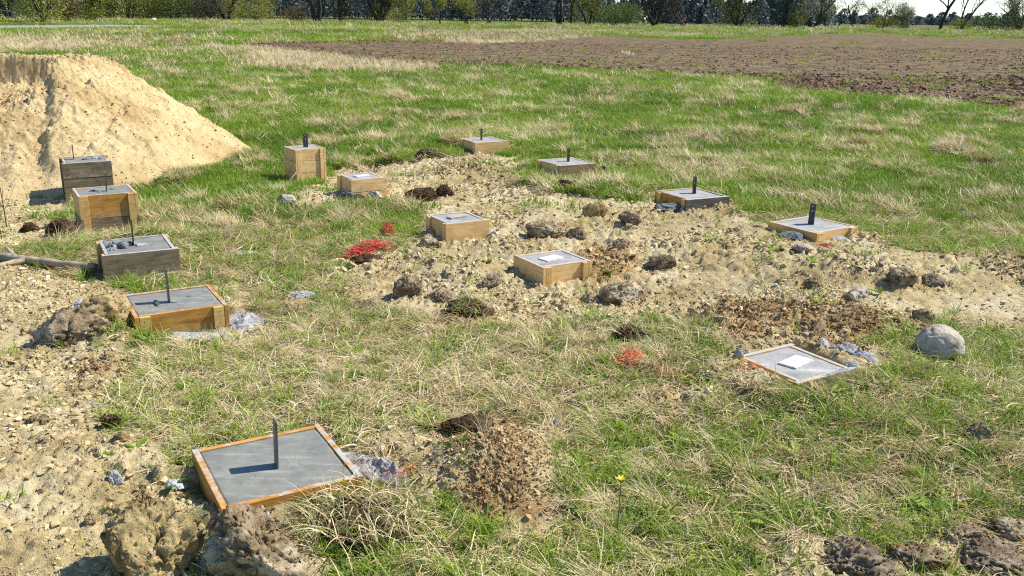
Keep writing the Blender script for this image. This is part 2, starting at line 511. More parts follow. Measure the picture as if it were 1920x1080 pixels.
def mat_wood(name, lo, mid, hi, smear=0.5, dirt=0.35, gloss=0.6):
    m, nt, nd, lk, b = new_mat(name)
    tc = N(nt, "ShaderNodeTexCoord").outputs["Object"]
    oi = N(nt, "ShaderNodeObjectInfo")
    off = N(nt, "ShaderNodeVectorMath", operation='ADD')
    sc3 = N(nt, "ShaderNodeVectorMath", operation='SCALE')
    comb = N(nt, "ShaderNodeCombineXYZ")
    lk.new(oi.outputs["Random"], comb.inputs[0]); lk.new(oi.outputs["Random"], comb.inputs[1]); lk.new(oi.outputs["Random"], comb.inputs[2])
    lk.new(comb.outputs[0], sc3.inputs[0]); sc3.inputs[3].default_value = 37.0
    lk.new(tc, off.inputs[0]); lk.new(sc3.outputs[0], off.inputs[1])
    mp = N(nt, "ShaderNodeMapping")
    mp.inputs["Scale"].default_value = (5, 60, 60)
    lk.new(off.outputs[0], mp.inputs[0])
    g = tex_noise(nt, mp.outputs[0], 1.0, 5, 0.65)
    c = ramp(nt, g, [(0.28, lo), (0.5, mid), (0.72, hi)])
    n2 = tex_noise(nt, off.outputs[0], 9, 4, 0.6)
    c = mix(nt, math_n(nt, 'MULTIPLY', ramp(nt, n2, [(0.48, (0, 0, 0)), (0.66, (1, 1, 1))]), dirt), c, tuple(v * 0.38 for v in lo))
    # knots
    vor = N(nt, "ShaderNodeTexVoronoi")
    mp2 = N(nt, "ShaderNodeMapping"); mp2.inputs["Scale"].default_value = (3.2, 8, 8)
    lk.new(off.outputs[0], mp2.inputs[0]); lk.new(mp2.outputs[0], vor.inputs["Vector"]); vor.inputs["Scale"].default_value = 1.0
    c = mix(nt, math_n(nt, 'MULTIPLY', ramp(nt, vor.outputs[0], [(0.07, (1, 1, 1)), (0.13, (0, 0, 0))]), 0.55), c, tuple(v * 0.45 for v in lo))
    # soil splashed on the lower part
    tg = N(nt, "ShaderNodeSeparateXYZ"); lk.new(N(nt, "ShaderNodeTexCoord").outputs["Generated"], tg.inputs[0])
    spl = math_n(nt, 'SUBTRACT', tex_noise(nt, off.outputs[0], 26, 5, 0.75), math_n(nt, 'MULTIPLY', tg.outputs[2], 0.28))
    c = mix(nt, math_n(nt, 'MULTIPLY', ramp(nt, spl, [(0.42, (0, 0, 0)), (0.52, (1, 1, 1))]), 0.6), c, (0.42, 0.335, 0.21))
    # dried cement on the top edge
    sp = N(nt, "ShaderNodeSeparateXYZ")
    gpos = N(nt, "ShaderNodeNewGeometry")
    lk.new(gpos.outputs["Position"], sp.inputs[0])
    n3 = tex_noise(nt, gpos.outputs["Position"], 22, 4, 0.7)
    edge = math_n(nt, 'ADD', math_n(nt, 'MULTIPLY', sp.outputs[2], 60.0), math_n(nt, 'ADD', n3, smear - 0.50))
    c = mix(nt, ramp(nt, edge, [(0.33, (0, 0, 0)), (0.47, (1, 1, 1))]), c, mix(nt, tex_noise(nt, gpos.outputs["Position"], 50, 4, 0.7), (0.26, 0.25, 0.225), (0.58, 0.565, 0.53)))
    lk.new(c, b.inputs["Base Color"])
    b.inputs["Roughness"].default_value = gloss
    b.inputs["Specular IOR Level"].default_value = 0.3
    bump(nt, g, 0.35, 0.003, b)
    return m
M['pine'] = mat_wood("fresh_pine", (0.54, 0.32, 0.115), (0.72, 0.47, 0.19), (0.80, 0.58, 0.28), 0.5, 0.25)
M['orange_board'] = mat_wood("orange_board", (0.28, 0.12, 0.020), (0.48, 0.235, 0.045), (0.60, 0.32, 0.075), 0.40, 0.35)
M['old_board'] = mat_wood("weathered_board", (0.11, 0.082, 0.046), (0.215, 0.165, 0.095), (0.32, 0.255, 0.16), 0.5, 0.5)
M['tan_board'] = mat_wood("stained_tan_board", (0.15, 0.095, 0.04), (0.31, 0.205, 0.095), (0.42, 0.29, 0.14), 0.45, 0.6)
M['grey_board'] = mat_wood("cement_grey_board", (0.06, 0.055, 0.052), (0.105, 0.098, 0.09), (0.19, 0.175, 0.155), 0.6, 0.5)
M['yellow_board'] = mat_wood("yellowed_board", (0.44, 0.275, 0.080), (0.62, 0.405, 0.13), (0.71, 0.50, 0.20), 0.5, 0.3)

def mat_concrete(name, lo, hi, wet):
    m, nt, nd, lk, b = new_mat(name)
    pos = N(nt, "ShaderNodeNewGeometry").outputs["Position"]
    n1 = tex_noise(nt, pos, 5, 5, 0.6)
    c = ramp(nt, n1, [(0.3, lo), (0.7, hi)])
    n2 = tex_noise(nt, pos, 60, 4, 0.7)
    c = mix(nt, math_n(nt, 'MULTIPLY', ramp(nt, n2, [(0.3, (1, 1, 1)), (0.4, (0, 0, 0))]), 0.6), c, tuple(v * 0.4 for v in lo))
    mp = N(nt, "ShaderNodeMapping"); mp.inputs["Scale"].default_value = (3, 26, 3); mp.inputs["Rotation"].default_value = (0, 0, R(-24))
    lk.new(pos, mp.inputs[0])
    n3 = tex_noise(nt, mp.outputs[0], 1.0, 4, 0.6)
    c = mix(nt, math_n(nt, 'MULTIPLY', ramp(nt, n3, [(0.54, (0, 0, 0)), (0.72, (1, 1, 1))]), 0.55), c, tuple(min(1, v * 1.6) for v in hi))
    lk.new(c, b.inputs["Base Color"])
    n4 = tex_noise(nt, pos, 11, 5, 0.7)
    c = mix(nt, math_n(nt, 'MULTIPLY', ramp(nt, n4, [(0.40, (1, 1, 1)), (0.52, (0, 0, 0))]), 0.35), c, tuple(v * 0.55 for v in lo))
    crk = N(nt, "ShaderNodeTexVoronoi"); crk.feature = 'DISTANCE_TO_EDGE'; crk.inputs["Scale"].default_value = 4.5
    wob = N(nt, "ShaderNodeVectorMath", operation='ADD')
    lk.new(pos, wob.inputs[0])
    nw = N(nt, "ShaderNodeTexNoise"); nw.inputs["Scale"].default_value = 7.0
    lk.new(pos, nw.inputs["Vector"]); 
    wsc = N(nt, "ShaderNodeVectorMath", operation='SCALE'); wsc.inputs[3].default_value = 0.25
    lk.new(nw.outputs["Color"], wsc.inputs[0]); lk.new(wsc.outputs[0], wob.inputs[1])
    lk.new(wob.outputs[0], crk.inputs["Vector"])
    c = mix(nt, math_n(nt, 'MULTIPLY', ramp(nt, crk.outputs[0], [(0.004, (1, 1, 1)), (0.012, (0, 0, 0))]), math_n(nt, 'MULTIPLY', ramp(nt, n1, [(0.48, (0, 0, 0)), (0.56, (1, 1, 1))]), 0.5)), c, tuple(v * 0.35 for v in lo))
    lk.new(c, b.inputs["Base Color"])
    b.inputs["Roughness"].default_value = 0.62 if wet else 0.85
    b.inputs["Specular IOR Level"].default_value = 0.4
    bump(nt, math_n(nt, 'ADD', n3, math_n(nt, 'MULTIPLY', tex_noise(nt, pos, 120, 3, 0.7), 0.5)), 0.35, 0.004, b)
    return m
M['concrete'] = mat_concrete("fresh_concrete", (0.185, 0.188, 0.160), (0.25, 0.25, 0.215), True)
M['concrete_pale'] = mat_concrete("drying_concrete", (0.26, 0.26, 0.25), (0.37, 0.365, 0.35), False)

def mat_plain(name, col, rough=0.7, var=0.3, scale=20, metal=0.0):
    m, nt, nd, lk, b = new_mat(name)
    pos = N(nt, "ShaderNodeNewGeometry").outputs["Position"]
    n = tex_noise(nt, pos, scale, 4, 0.65)
    c = ramp(nt, n, [(0.3, tuple(v * (1 - var) for v in col)), (0.7, tuple(min(1, v * (1 + var)) for v in col))])
    lk.new(c, b.inputs["Base Color"])
    b.inputs["Roughness"].default_value = rough
    b.inputs["Metallic"].default_value = metal
    bump(nt, n, 0.3, 0.003, b)
    return m
M['steel'] = mat_plain("dark_steel", (0.045, 0.045, 0.048), 0.55, 0.5, 60, 0.3)
M['steel_grey'] = mat_plain("grey_steel", (0.10, 0.10, 0.105), 0.5, 0.4, 60, 0.3)
M['plate'] = mat_plain("pale_plate", (0.56, 0.555, 0.53), 0.7, 0.35, 45)
M['plate_wood'] = mat_plain("plate_tan", (0.40, 0.34, 0.26), 0.7, 0.3, 40)
M['twine'] = mat_plain("orange_twine", (0.82, 0.19, 0.05), 0.5, 0.25, 30)
M['twine_red'] = mat_plain("red_twine", (0.62, 0.075, 0.045), 0.5, 0.25, 30)
M['log'] = mat_plain("peeled_branch", (0.33, 0.265, 0.18), 0.8, 0.45, 14)
M['twig'] = mat_plain("twig_bark", (0.075, 0.055, 0.04), 0.9, 0.4, 20)
M['flower'] = mat_plain("yellow_flower", (0.70, 0.55, 0.02), 0.6, 0.15, 50)
M['stem'] = mat_plain("flower_stem", (0.10, 0.07, 0.03), 0.7, 0.3, 50)
M['bark'] = mat_plain("tree_bark", (0.038, 0.031, 0.026), 0.95, 0.5, 3)
M['bark_light'] = mat_plain("willow_bark", (0.12, 0.10, 0.075), 0.95, 0.4, 3)
M['stone_white'] = mat_plain("white_stone", (0.6, 0.6, 0.57), 0.8, 0.3, 5)

def mat_leaf(name, a, b_, c_):
    m, nt, nd, lk, b = new_mat(name)
    v = attr(nt, "bl")
    c = ramp(nt, v, [(0.0, a), (0.5, b_), (1.0, c_)])
    lk.new(c, b.inputs["Base Color"])
    b.inputs["Roughness"].default_value = 0.6
    tr = N(nt, "ShaderNodeBsdfTranslucent")
    lk.new(c, tr.inputs[0])
    mx = N(nt, "ShaderNodeMixShader")
    mx.inputs[0].default_value = 0.35
    lk.new(b.outputs[0], mx.inputs[1]); lk.new(tr.outputs[0], mx.inputs[2])
    lk.new(mx.outputs[0], nd["Material Output"].inputs[0])
    return m
M['leaf_yellow'] = mat_leaf("young_willow_leaves", (0.12, 0.14, 0.014), (0.24, 0.255, 0.028), (0.36, 0.35, 0.065))
M['leaf_green'] = mat_leaf("fresh_leaves", (0.055, 0.085, 0.014), (0.12, 0.165, 0.026), (0.20, 0.25, 0.055))
M['leaf_pale'] = mat_leaf("pale_buds", (0.15, 0.18, 0.09), (0.26, 0.29, 0.15), (0.38, 0.39, 0.24))
M['leaf_twig'] = mat_leaf("bare_twigs", (0.045, 0.038, 0.028), (0.085, 0.07, 0.05), (0.14, 0.115, 0.08))
M['leaf_rust'] = mat_leaf("russet_leaves", (0.06, 0.035, 0.012), (0.12, 0.075, 0.025), (0.17, 0.12, 0.04))
M['needle'] = mat_leaf("dark_needles", (0.022, 0.040, 0.026), (0.045, 0.072, 0.045), (0.085, 0.12, 0.07))
M['far_wood'] = mat_leaf("distant_wood", (0.06, 0.085, 0.095), (0.11, 0.14, 0.145), (0.19, 0.21, 0.185))  # blue of distance put into the leaf colour in place of haze
M['leaf_thicket'] = mat_leaf("thicket_leaves", (0.075, 0.06, 0.022), (0.17, 0.175, 0.03), (0.27, 0.28, 0.055))

# ------------------------------------------------------------------ mesh helpers
def mesh_np(name, verts, faces, mats, smooth=False, attrs=None):
    """faces: list of tuples or an (n,k) array"""
    me = bpy.data.meshes.new(name)
    if isinstance(faces, np.ndarray):
        n, k = faces.shape
        me.vertices.add(len(verts)); me.vertices.foreach_set("co", np.asarray(verts, np.float32).ravel())
        me.loops.add(n * k); me.loops.foreach_set("vertex_index", faces.astype(np.int32).ravel())
        me.polygons.add(n)
        me.polygons.foreach_set("loop_start", np.arange(0, n * k, k, dtype=np.int32))
        me.update(calc_edges=True)
    else:
        me.from_pydata([tuple(v) for v in verts], [], faces)
        me.update()
    for m in (mats if isinstance(mats, (list, tuple)) else [mats]):
        me.materials.append(m)
    if smooth:
        me.polygons.foreach_set("use_smooth", np.ones(len(me.polygons), bool))
    for k, v in (attrs or {}).items():
        a = me.attributes.new(k, 'FLOAT', 'POINT')
        a.data.foreach_set("value", np.asarray(v, np.float32))
    return me

def link(name, me, parent=None, loc=None, rot=None):
    o = bpy.data.objects.new(name, me)
    COL.objects.link(o)
    if parent is not None:
        o.parent = parent
    if loc is not None:
        o.location = loc
    if rot is not None:
        o.rotation_euler = rot
    return o

def tag(o, label, cat, group=None):
    o['label'] = label
    o['category'] = cat
    if group:
        o['group'] = group
    return o

def empty(name, loc, rz, label, cat, group=None):
    o = bpy.data.objects.new(name, None)
    COL.objects.link(o)
    o.empty_display_size = 0.1
    o.location = loc
    o.rotation_euler = (0, 0, rz)
    return tag(o, label, cat, group)

def box_bm(x0, x1, y0, y1, z0, z1, bev=0.0015, jitter=0.0):
    bm = bmesh.new()
    vs = [bm.verts.new((x, y, z)) for x in (x0, x1) for y in (y0, y1) for z in (z0, z1)]
    for f in ((0, 1, 3, 2), (4, 6, 7, 5), (0, 4, 5, 1), (2, 3, 7, 6), (0, 2, 6, 4), (1, 5, 7, 3)):
        bm.faces.new([vs[i] for i in f])
    bmesh.ops.recalc_face_normals(bm, faces=bm.faces)
    if bev:
        bmesh.ops.bevel(bm, geom=list(bm.edges), offset=bev, segments=1, affect='EDGES')
    return bm

def bm_obj(name, bm, mat, parent=None, loc=None, rot=None, smooth=False):
    me = bpy.data.meshes.new(name)
    bm.to_mesh(me)
    bm.free()
    me.materials.append(mat)
    if smooth:
        me.polygons.foreach_set("use_smooth", np.ones(len(me.polygons), bool))
    return link(name, me, parent, loc, rot)

def tube(points, radii, sides=6, cap=True):
    """verts, faces of a tapered tube through points"""
    P = np.asarray(points, float)
    n = len(P)
    T = np.gradient(P, axis=0)
    T /= np.linalg.norm(T, axis=1)[:, None] + 1e-9
    up = np.array([0, 0, 1.0]) if abs(T[0, 2]) < 0.9 else np.array([1.0, 0, 0])
    V = []
    for i in range(n):
        a = np.cross(T[i], up); a /= np.linalg.norm(a) + 1e-9
        b = np.cross(T[i], a)
        for k in range(sides):
            t = 2 * math.pi * k / sides
            V.append(P[i] + radii[i] * (math.cos(t) * a + math.sin(t) * b))
    Fc = []
    for i in range(n - 1):
        for k in range(sides):
            k2 = (k + 1) % sides
            Fc.append((i * sides + k, i * sides + k2, (i + 1) * sides + k2, (i + 1) * sides + k))
    if cap:
        Fc.append(tuple(range(sides - 1, -1, -1)))
        Fc.append(tuple((n - 1) * sides + k for k in range(sides)))
    return V, Fc

class MB:
    def __init__(s):
        s.v, s.f = [], []
    def add(s, V, Fc):
        o = len(s.v)
        s.v.extend(V)
        s.f.extend(tuple(i + o for i in f) for f in Fc)
    def mesh(s, name, mat, smooth=True):
        me = mesh_np(name, s.v, s.f, mat, smooth)
        return me

_ICO = {}
def ico(sub):
    if sub not in _ICO:
        bm = bmesh.new()
        bmesh.ops.create_icosphere(bm, subdivisions=sub, radius=1)
        v = np.array([x.co[:] for x in bm.verts]); f = np.array([[w.index for w in x.verts] for x in bm.faces])
        bm.free()
        _ICO[sub] = (v, f)
    return _ICO[sub]

def clod_mesh(name, w, d, h, mat, sub=4, seed=0, rough=1.0, planes=7, soft=False):
    """an irregular lump of earth: a ball cut by random planes and roughened; stands on z=0"""
    r = np.random.default_rng(seed + 1000)
    v, f = ico(sub)
    v = v.copy()
    for _ in range(planes):
        n = r.normal(size=3); n /= np.linalg.norm(n)
        k = r.uniform(0.52, 0.84)
        dd = v @ n
        v = v - np.outer(np.clip(dd - k, 0, None) * 0.94, n)
    dirs = v / (np.linalg.norm(v, axis=1)[:, None] + 1e-9)
    disp = 0.16 * fbm3(v * 1.6 + seed * 3.1, 3, seed)
    rid = np.abs(fbm3(v * 2.7 + 7 + seed, 4, seed + 5))
    disp = disp - 0.13 * np.clip(0.12 - rid, 0, 1) / 0.12 * rough
    disp = disp + 0.062 * rough * fbm3(v * 5 + seed, 4, seed + 9, 0.65)
    disp = disp + 0.045 * rough * fbm3(v * 13 + seed, 3, seed + 19, 0.75)
    if sub >= 5:
        disp = disp + 0.030 * rough * fbm3(v * 34 + seed, 2, seed + 23, 0.75)
    v = v + dirs * disp[:, None]
    v[:, 2] = np.where(v[:, 2] < 0, v[:, 2] * 0.6, v[:, 2])
    lo, hi = v.min(0), v.max(0)
    v = (v - (lo + hi) / 2) / (hi - lo)
    v = v * np.array([w, d, h])
    v[:, 2] += h * 0.5
    return mesh_np(name, v, f, mat, soft)

# ------------------------------------------------------------------ the ground, one sheet to the horizon
def lines(lo, hi, fine_lo, fine_hi, step, grow=1.13):
    """coordinates that are fine between fine_lo and fine_hi and widen outside"""
    mid = [fine_lo]
    while mid[-1] < fine_hi:
        mid.append(mid[-1] + step(mid[-1]))
    up = [mid[-1]]; s = step(mid[-1])
    while up[-1] < hi:
        s *= grow; up.append(up[-1] + s)
    dn = [mid[0]]; s = step(mid[0])
    while dn[-1] > lo:
        s *= grow; dn.append(dn[-1] - s)
    return np.array(dn[:0:-1] + mid + up[1:])

gx = lines(-2500, 2500, -7.0, 6.0, lambda t: 0.012 + 0.0028 * max(0, abs(t) - 1.5), 1.045)
gy = lines(-60, 3500, 1.3, 14.0, lambda t: 0.0095 + 0.0021 * (t - 1.3), 1.022)
X, Y = np.meshgrid(gx, gy)
shape = X.shape
x, y = X.ravel(), Y.ravel()

DRY_P = [(poly([(250, 380), (500, 400), (640, 440), (660, 590), (1100, 600), (1300, 640), (1380, 740), (1150, 800), (860, 780), (700, 800), (560, 800), (330, 840), (280, 700), (300, 660), (440, 640), (420, 560), (360, 500), (330, 430)]), 0.50),
         (poly([(440, 90), (560, 98), (700, 118), (800, 124), (780, 140), (640, 138), (480, 132)]), 0.55),
         (poly([(-100, 66), (120, 70), (370, 70), (360, 84), (60, 100), (-100, 105)]), 0.35),
         (poly([(1400, 250), (2000, 260), (2000, 470), (1640, 450), (1380, 360)]), 0.34),
         (poly([(780, 60), (1040, 58), (1120, 64), (960, 76), (760, 77)]), 0.45),
         (poly([(-120, 380), (130, 380), (330, 430), (330, 520), (180, 520), (-120, 500)]), 0.35),
         (poly([(1000, 280), (1420, 300), (1440, 400), (1100, 360)]), 0.15)]

def dryness(x, y):
    d = 0.22 + 0.30 * fbm2(x * 0.55, y * 0.55, 4, 101) + 0.25 * fbm2(x * 2.3, y * 2.3, 3, 107)
    for P, w in DRY_P:
        d = d + w * sstep(-0.5, 0.5, sdist(x, y, P) / np.clip(y / 8, 0.5, 4))
    d = np.where(y < 4.2, d + 0.10, d)
    return np.clip(d, 0, 1)

s_, o_, f_ = masks(x, y)
z = ground_h(x, y)
dz = -0.5 * sstep(-0.5, 1.5, sdist(x, y, POND_P)) * (y > 20)
nv = shape[1]
idx = np.arange(x.size).reshape(shape)
quads = np.stack([idx[:-1, :-1], idx[:-1, 1:], idx[1:, 1:], idx[1:, :-1]], -1).reshape(-1, 4)
me = mesh_np("ground", np.stack([x, y, z + dz], 1), quads, M['ground'], True, {'sand': s_, 'orange': o_, 'field': f_, 'dry': dryness(x, y)})
ground = link("ground", me)
ground['kind'] = 'structure'

# pond: a level sheet in its own hollow
pm, pnt, pnd, plk, pb = new_mat("pond_water")
pb.inputs["Base Color"].default_value = (0.30, 0.31, 0.30, 1)
pb.inputs["Roughness"].default_value = 0.5
wv = tex_noise(pnt, N(pnt, "ShaderNodeNewGeometry").outputs["Position"], 2.0, 3, 0.6)
bump(pnt, wv, 0.3, 0.05, pb)
pc = POND_P.mean(0)
pp = [(px_, py_, -0.40) for px_, py_ in (POND_P - pc) * 1.03 + pc]
pond = link("pond", mesh_np("pond", pp, [tuple(range(len(pp)))], pm))
pond['kind'] = 'structure'

# ------------------------------------------------------------------ pile of sand
PC = np.array([-7.0, 13.2])
def pile_h(x, y):
    dx, dy = x - PC[0], y - PC[1]
    ddx = np.where(dx < 0, dx * 0.6, dx)
    r = np.hypot(ddx, dy); a = np.arctan2(dy, ddx)
    ru = 3.13 + 0.07 * np.sin(3 * a + 0.5) + 0.05 * np.sin(7 * a)
    top = 1.44
    flat = 0.95 + 0.06 * np.sin(3 * a + 1)
    t = np.clip((ru - r) / (ru - flat), 0, 1)
    h = top * np.where(t < 0.8, t * 1.08, 0.864 + 0.136 * (1 - ((1 - t) / 0.2) ** 2 * 1.0) * 1.0)
    h = np.where(r > ru, (ru - r) * 0.55, h)
    # hollow dug out of the top, open towards the front
    cut = 1.04 + 0.05 * fbm2(x * 2.5, y * 2.5, 3, 205) + 0.12 * sstep(-0.2, -1.6, dx)
    wall = sstep(0.66 + 0.05 * fbm2(x * 1.2, y * 0, 2, 207), 0.50, dy) * sstep(0.80, 0.62, dx) * sstep(-2.6, -1.6, dx)
    h = np.where(wall > 0, h + (np.minimum(h, cut) - h) * wall, h)
    # the front was dug away on the left of a ridge
    ridge = dx - (0.74 + (-0.45 - dy) * 0.43 + 0.07 * np.sin(dy * 4) + 0.05 * fbm2(x * 5, y * 5, 2, 209))
    front = sstep(0.1, -0.5, dy) * sstep(3.1, 2.3, r)
    h = h - 0.19 * front * sstep(0.05, -0.20, ridge) * (0.45 + 0.55 * sstep(-1.3, -0.1, ridge))
    h = h - 0.13 * front * np.exp(-((ridge + 0.75) / 0.16) ** 2)
    h = h - 0.12 * front * np.exp(-((ridge + 1.35) / 0.22) ** 2)
    # slumps and crumbs
    n = fbm2(x * 1.3, y * 1.3, 4, 201)
    h = h + 0.07 * n * t
    st = fbm2(dx * 2.0 + 3, dy * 2.0, 3, 211)
    h = h + 0.05 * front * sstep(0.05, 0.12, st)
    d1, v1 = cells2((x + 0.04 * fbm2(x * 8, y * 8, 2, 5)) * 9, y * 9, 221)
    d2, v2 = cells2(x * 21, y * 21, 231)
    d3, v3 = cells2(x * 4.5 + 0.3 * n, y * 4.5, 241)
    cr = np.clip(t * 4, 0, 1)
    h = h + cr * (0.06 * np.clip(0.6 - d1, 0, 1) * (v1 > 0.55) * v1 + 0.05 * np.clip(0.6 - d2, 0, 1) * (v2 > 0.4) + 0.12 * np.clip(0.5 - d3, 0, 1) * (v3 > 0.7) + 0.022 * fbm2(x * 22, y * 22, 3, 251, 0.7))
    return h

na, nr = 620, 200
aa = np.linspace(0, 2 * math.pi, na, endpoint=False)
rr = np.linspace(0.0, 3.5, nr)
A_, R_ = np.meshgrid(aa, rr)
pxx = PC[0] + R_ * np.cos(A_) * np.where(np.cos(A_) < 0, 1 / 0.6, 1.0); pyy = PC[1] + R_ * np.sin(A_)
pz = pile_h(pxx.ravel(), pyy.ravel()) - 0.45
ii = np.arange(na * nr).reshape(nr, na)
jn = np.roll(ii, -1, axis=1)
pq = np.stack([ii[:-1], ii[1:], jn[1:], jn[:-1]], -1).reshape(-1, 4)
loc0 = np.array([PC[0], PC[1], -0.45])
pile = link("sand_pile", mesh_np("sand_pile", np.stack([pxx.ravel(), pyy.ravel(), pz], 1) - loc0, pq, M['sand'], True), loc=tuple(loc0))
tag(pile, "big heap of pale yellow sand with a hollow dug in its top", "sand heap")

# ------------------------------------------------------------------ the formwork boxes with their concrete footings
T = 0.024          # thickness of a board
def concrete_top(s, mat_, lumps, seed):
    n = 40
    g = np.linspace(-s / 2, s / 2, n)
    U, V = np.meshgrid(g, g)
    u, v = U.ravel(), V.ravel()
    h = 0.0022 * fbm2(u * 9 + seed, v * 9, 3, seed) + 0.0012 * fbm2(u * 3 + seed, v * 40, 2, seed + 3)
    if lumps:
        d, val = cells2(u * 34 + seed, v * 34, seed)
        lx, ly, lr, lh = lumps
        w = np.exp(-(((u - lx) ** 2 + (v - ly) ** 2) / lr ** 2))
        h = h + lh * w * (0.25 + 1.6 * np.clip(0.6 - d, 0, 1) * val + 0.5 * fbm2(u * 30, v * 30, 2, seed))
    h = h - 0.006
    i = np.arange(n * n).reshape(n, n)
    q = np.stack([i[:-1, :-1], i[:-1, 1:], i[1:, 1:], i[1:, :-1]], -1).reshape(-1, 4)
    vt = np.stack([u, v, h], 1)
    # skirt going down inside the boards
    ring = np.concatenate([i[0, :], i[1:, -1], i[-1, -2::-1], i[-2:0:-1, 0]])
    low = vt[ring].copy(); low[:, 2] = -0.11
    o = len(vt); m = len(ring)
    k = np.arange(m); k2 = (k + 1) % m
    sk = np.stack([ring[k], o + k, o + k2, ring[k2]], -1)
    return np.concatenate([vt, low]), np.concatenate([q, sk])

def formwork(key, depth, tiers, kind, board_m, cleat_m, conc, label, front_m=None, top_m=None, cleats=True, heaps=(), lumps=None, bar=None, plate=None, lower_m=None):
    """kind 'fb': cleats stand on the front and back faces; 'lr': on the left and right faces"""
    bx, by, yaw, s = BOXES[key]
    root = empty("formwork_box", (bx, by, 0), yaw, label, "formwork box", "wooden formwork boxes filled with concrete")
    rot90 = 0 if kind == 'fb' else math.pi / 2
    h = s / 2
    CL, CT = 0.055 * s / 0.515 + 0.004, (0.022 if cleats else 0.0015)
    cuts = np.linspace(0, -depth, tiers + 1) if tiers > 1 else [0, -depth]
    if tiers == 2:
        cuts = [0, -depth * 0.55, -depth]
    rj = random.Random(zlib.crc32(key.encode()))
    for t in range(tiers):
        z1 = cuts[t] - (0.002 if t else 0); z0 = cuts[t + 1] + (0.0015 if t < tiers - 1 else 0)
        for side in (-1, 1):
            j = rj.uniform(-0.002, 0.002)
            # long boards
            bmx = box_bm(-h, h, -T / 2, T / 2, z0, z1 + rj.uniform(-0.002, 0.001), 0.0015)
            m = board_m
            a = rot90 + math.pi / 2
            ca, sa = math.cos(a), math.sin(a)
            off = side * (h - T / 2 + j)
            # local +y of the board turned by a: (-sa, ca)
            loc = Vector((-sa * off, ca * off, 0))
            if front_m is not None and loc.y < -0.1:
                m = front_m
            if top_m is not None and t == 0 and loc.y < -0.1:
                m = top_m
            if lower_m is not None and t > 0:
                m = lower_m
            bm_obj("board", bmx, m, root, loc, (R(rj.uniform(-0.5, 0.5)), R(rj.uniform(-0.35, 0.35)), a + R(rj.uniform(-0.3, 0.3))))
            # short boards, set back between the long ones
            bms = box_bm(-(h - T - 0.001), h - T - 0.001, -T / 2, T / 2, z0, z1 + rj.uniform(-0.002, 0.001), 0.0015)
            off = side * (h - CT - T / 2)
            ca2, sa2 = math.cos(rot90), math.sin(rot90)
            loc = Vector((-sa2 * off, ca2 * off, 0))
            m = board_m
            if front_m is not None and loc.y < -0.1:
                m = front_m
            if lower_m is not None and t > 0:
                m = lower_m
            bm_obj("board", bms, m, root, loc, (R(rj.uniform(-0.5, 0.5)), R(rj.uniform(-0.35, 0.35)), rot90))
    for side in ((-1, 1) if cleats else ()):
        for e in (-1, 1):
            ctop = -0.004 + rj.uniform(-0.003, 0.0)
            bmc = box_bm(-CL / 2, CL / 2, -CT / 2, CT / 2, -depth + 0.006, ctop, 0.0015)
            o1 = e * (h - T - 0.0015 - CL / 2); o2 = side * (h - CT / 2 - 0.0005)
            ca2, sa2 = math.cos(rot90), math.sin(rot90)
            loc = Vector((ca2 * o1 - sa2 * o2, sa2 * o1 + ca2 * o2, 0))
            cl = bm_obj("cleat", bmc, cleat_m, root, loc, (0, 0, rot90))
            # nail heads
            for zz in ((-depth * 0.25, -depth * 0.72) if key in 'ABCIJ' and side < 0 else ()):
                nb = MB()
                Vv, Ff = tube([(0.006 * e, side * (CT / 2 - 0.001), zz), (0.006 * e, side * (CT / 2 + 0.0012), zz)], [0.003, 0.003], 6)
                nb.add(Vv, Ff)
                link("nail_head", nb.mesh("nail_head", M['steel'], False), cl)
    inner = s - 2 * T - 0.002
    v, f = concrete_top(inner, conc, lumps, int(abs(bx * 100)) + 1)
    sx, sy = (1.0, (s - 2 * CT - 2 * T - 0.002) / inner)
    if kind == 'lr':
        sx, sy = sy, sx
    v = v * np.array([sx, sy, 1])
    cobj = link("concrete_fill", mesh_np("concrete_fill", v, f, conc, True), root)
    for (hx, hy, hw, hd, hh, hm) in heaps:
        hs = int(abs(hx * 1000) + abs(hy * 777) + hw * 5000)
        link("mortar_heap", clod_mesh("mortar_heap", hw, hd, hh * 1.5, M[hm], 4, hs, 1.8, 5), root, (hx, hy, -0.008 - hh * 0.4), (0, 0, hs))
    if bar:
        ux, uy, rz, bw, bh, bt = bar
        bmb = box_bm(-bw / 2, bw / 2, -bt / 2, bt / 2, -0.09, bh, 0.0008)
        ab = bm_obj("anchor_bar", bmb, M['steel'] if key not in ('A', 'B') else M['steel_grey'], root, (ux, uy, 0), (R(rj.uniform(-1.5, 1.5)), R(rj.uniform(-2, 2)), rz))
        for zz in (bh - 0.022, bh - 0.062):  # pale plugs imitate light seen through holes; the bar itself is solid
            hb = MB()
            Vv, Ff = tube([(0, -(bt / 2 + 0.0006), zz), (0, bt / 2 + 0.0006, zz)], [0.006, 0.006], 10)
            hb.add(Vv, Ff)
            link("hole_light_plug", hb.mesh("hole_light_plug", M['plate'], False), ab)
    if plate:
        ux, uy, rz, pw, pd, lift, pmx = plate
        bmp = box_bm(-pw / 2, pw / 2, -pd / 2, pd / 2, -0.008, lift, 0.0008)
        bm_obj("anchor_plate", bmp, pmx, root, (ux, uy, 0), (0, 0, rz))
    return root

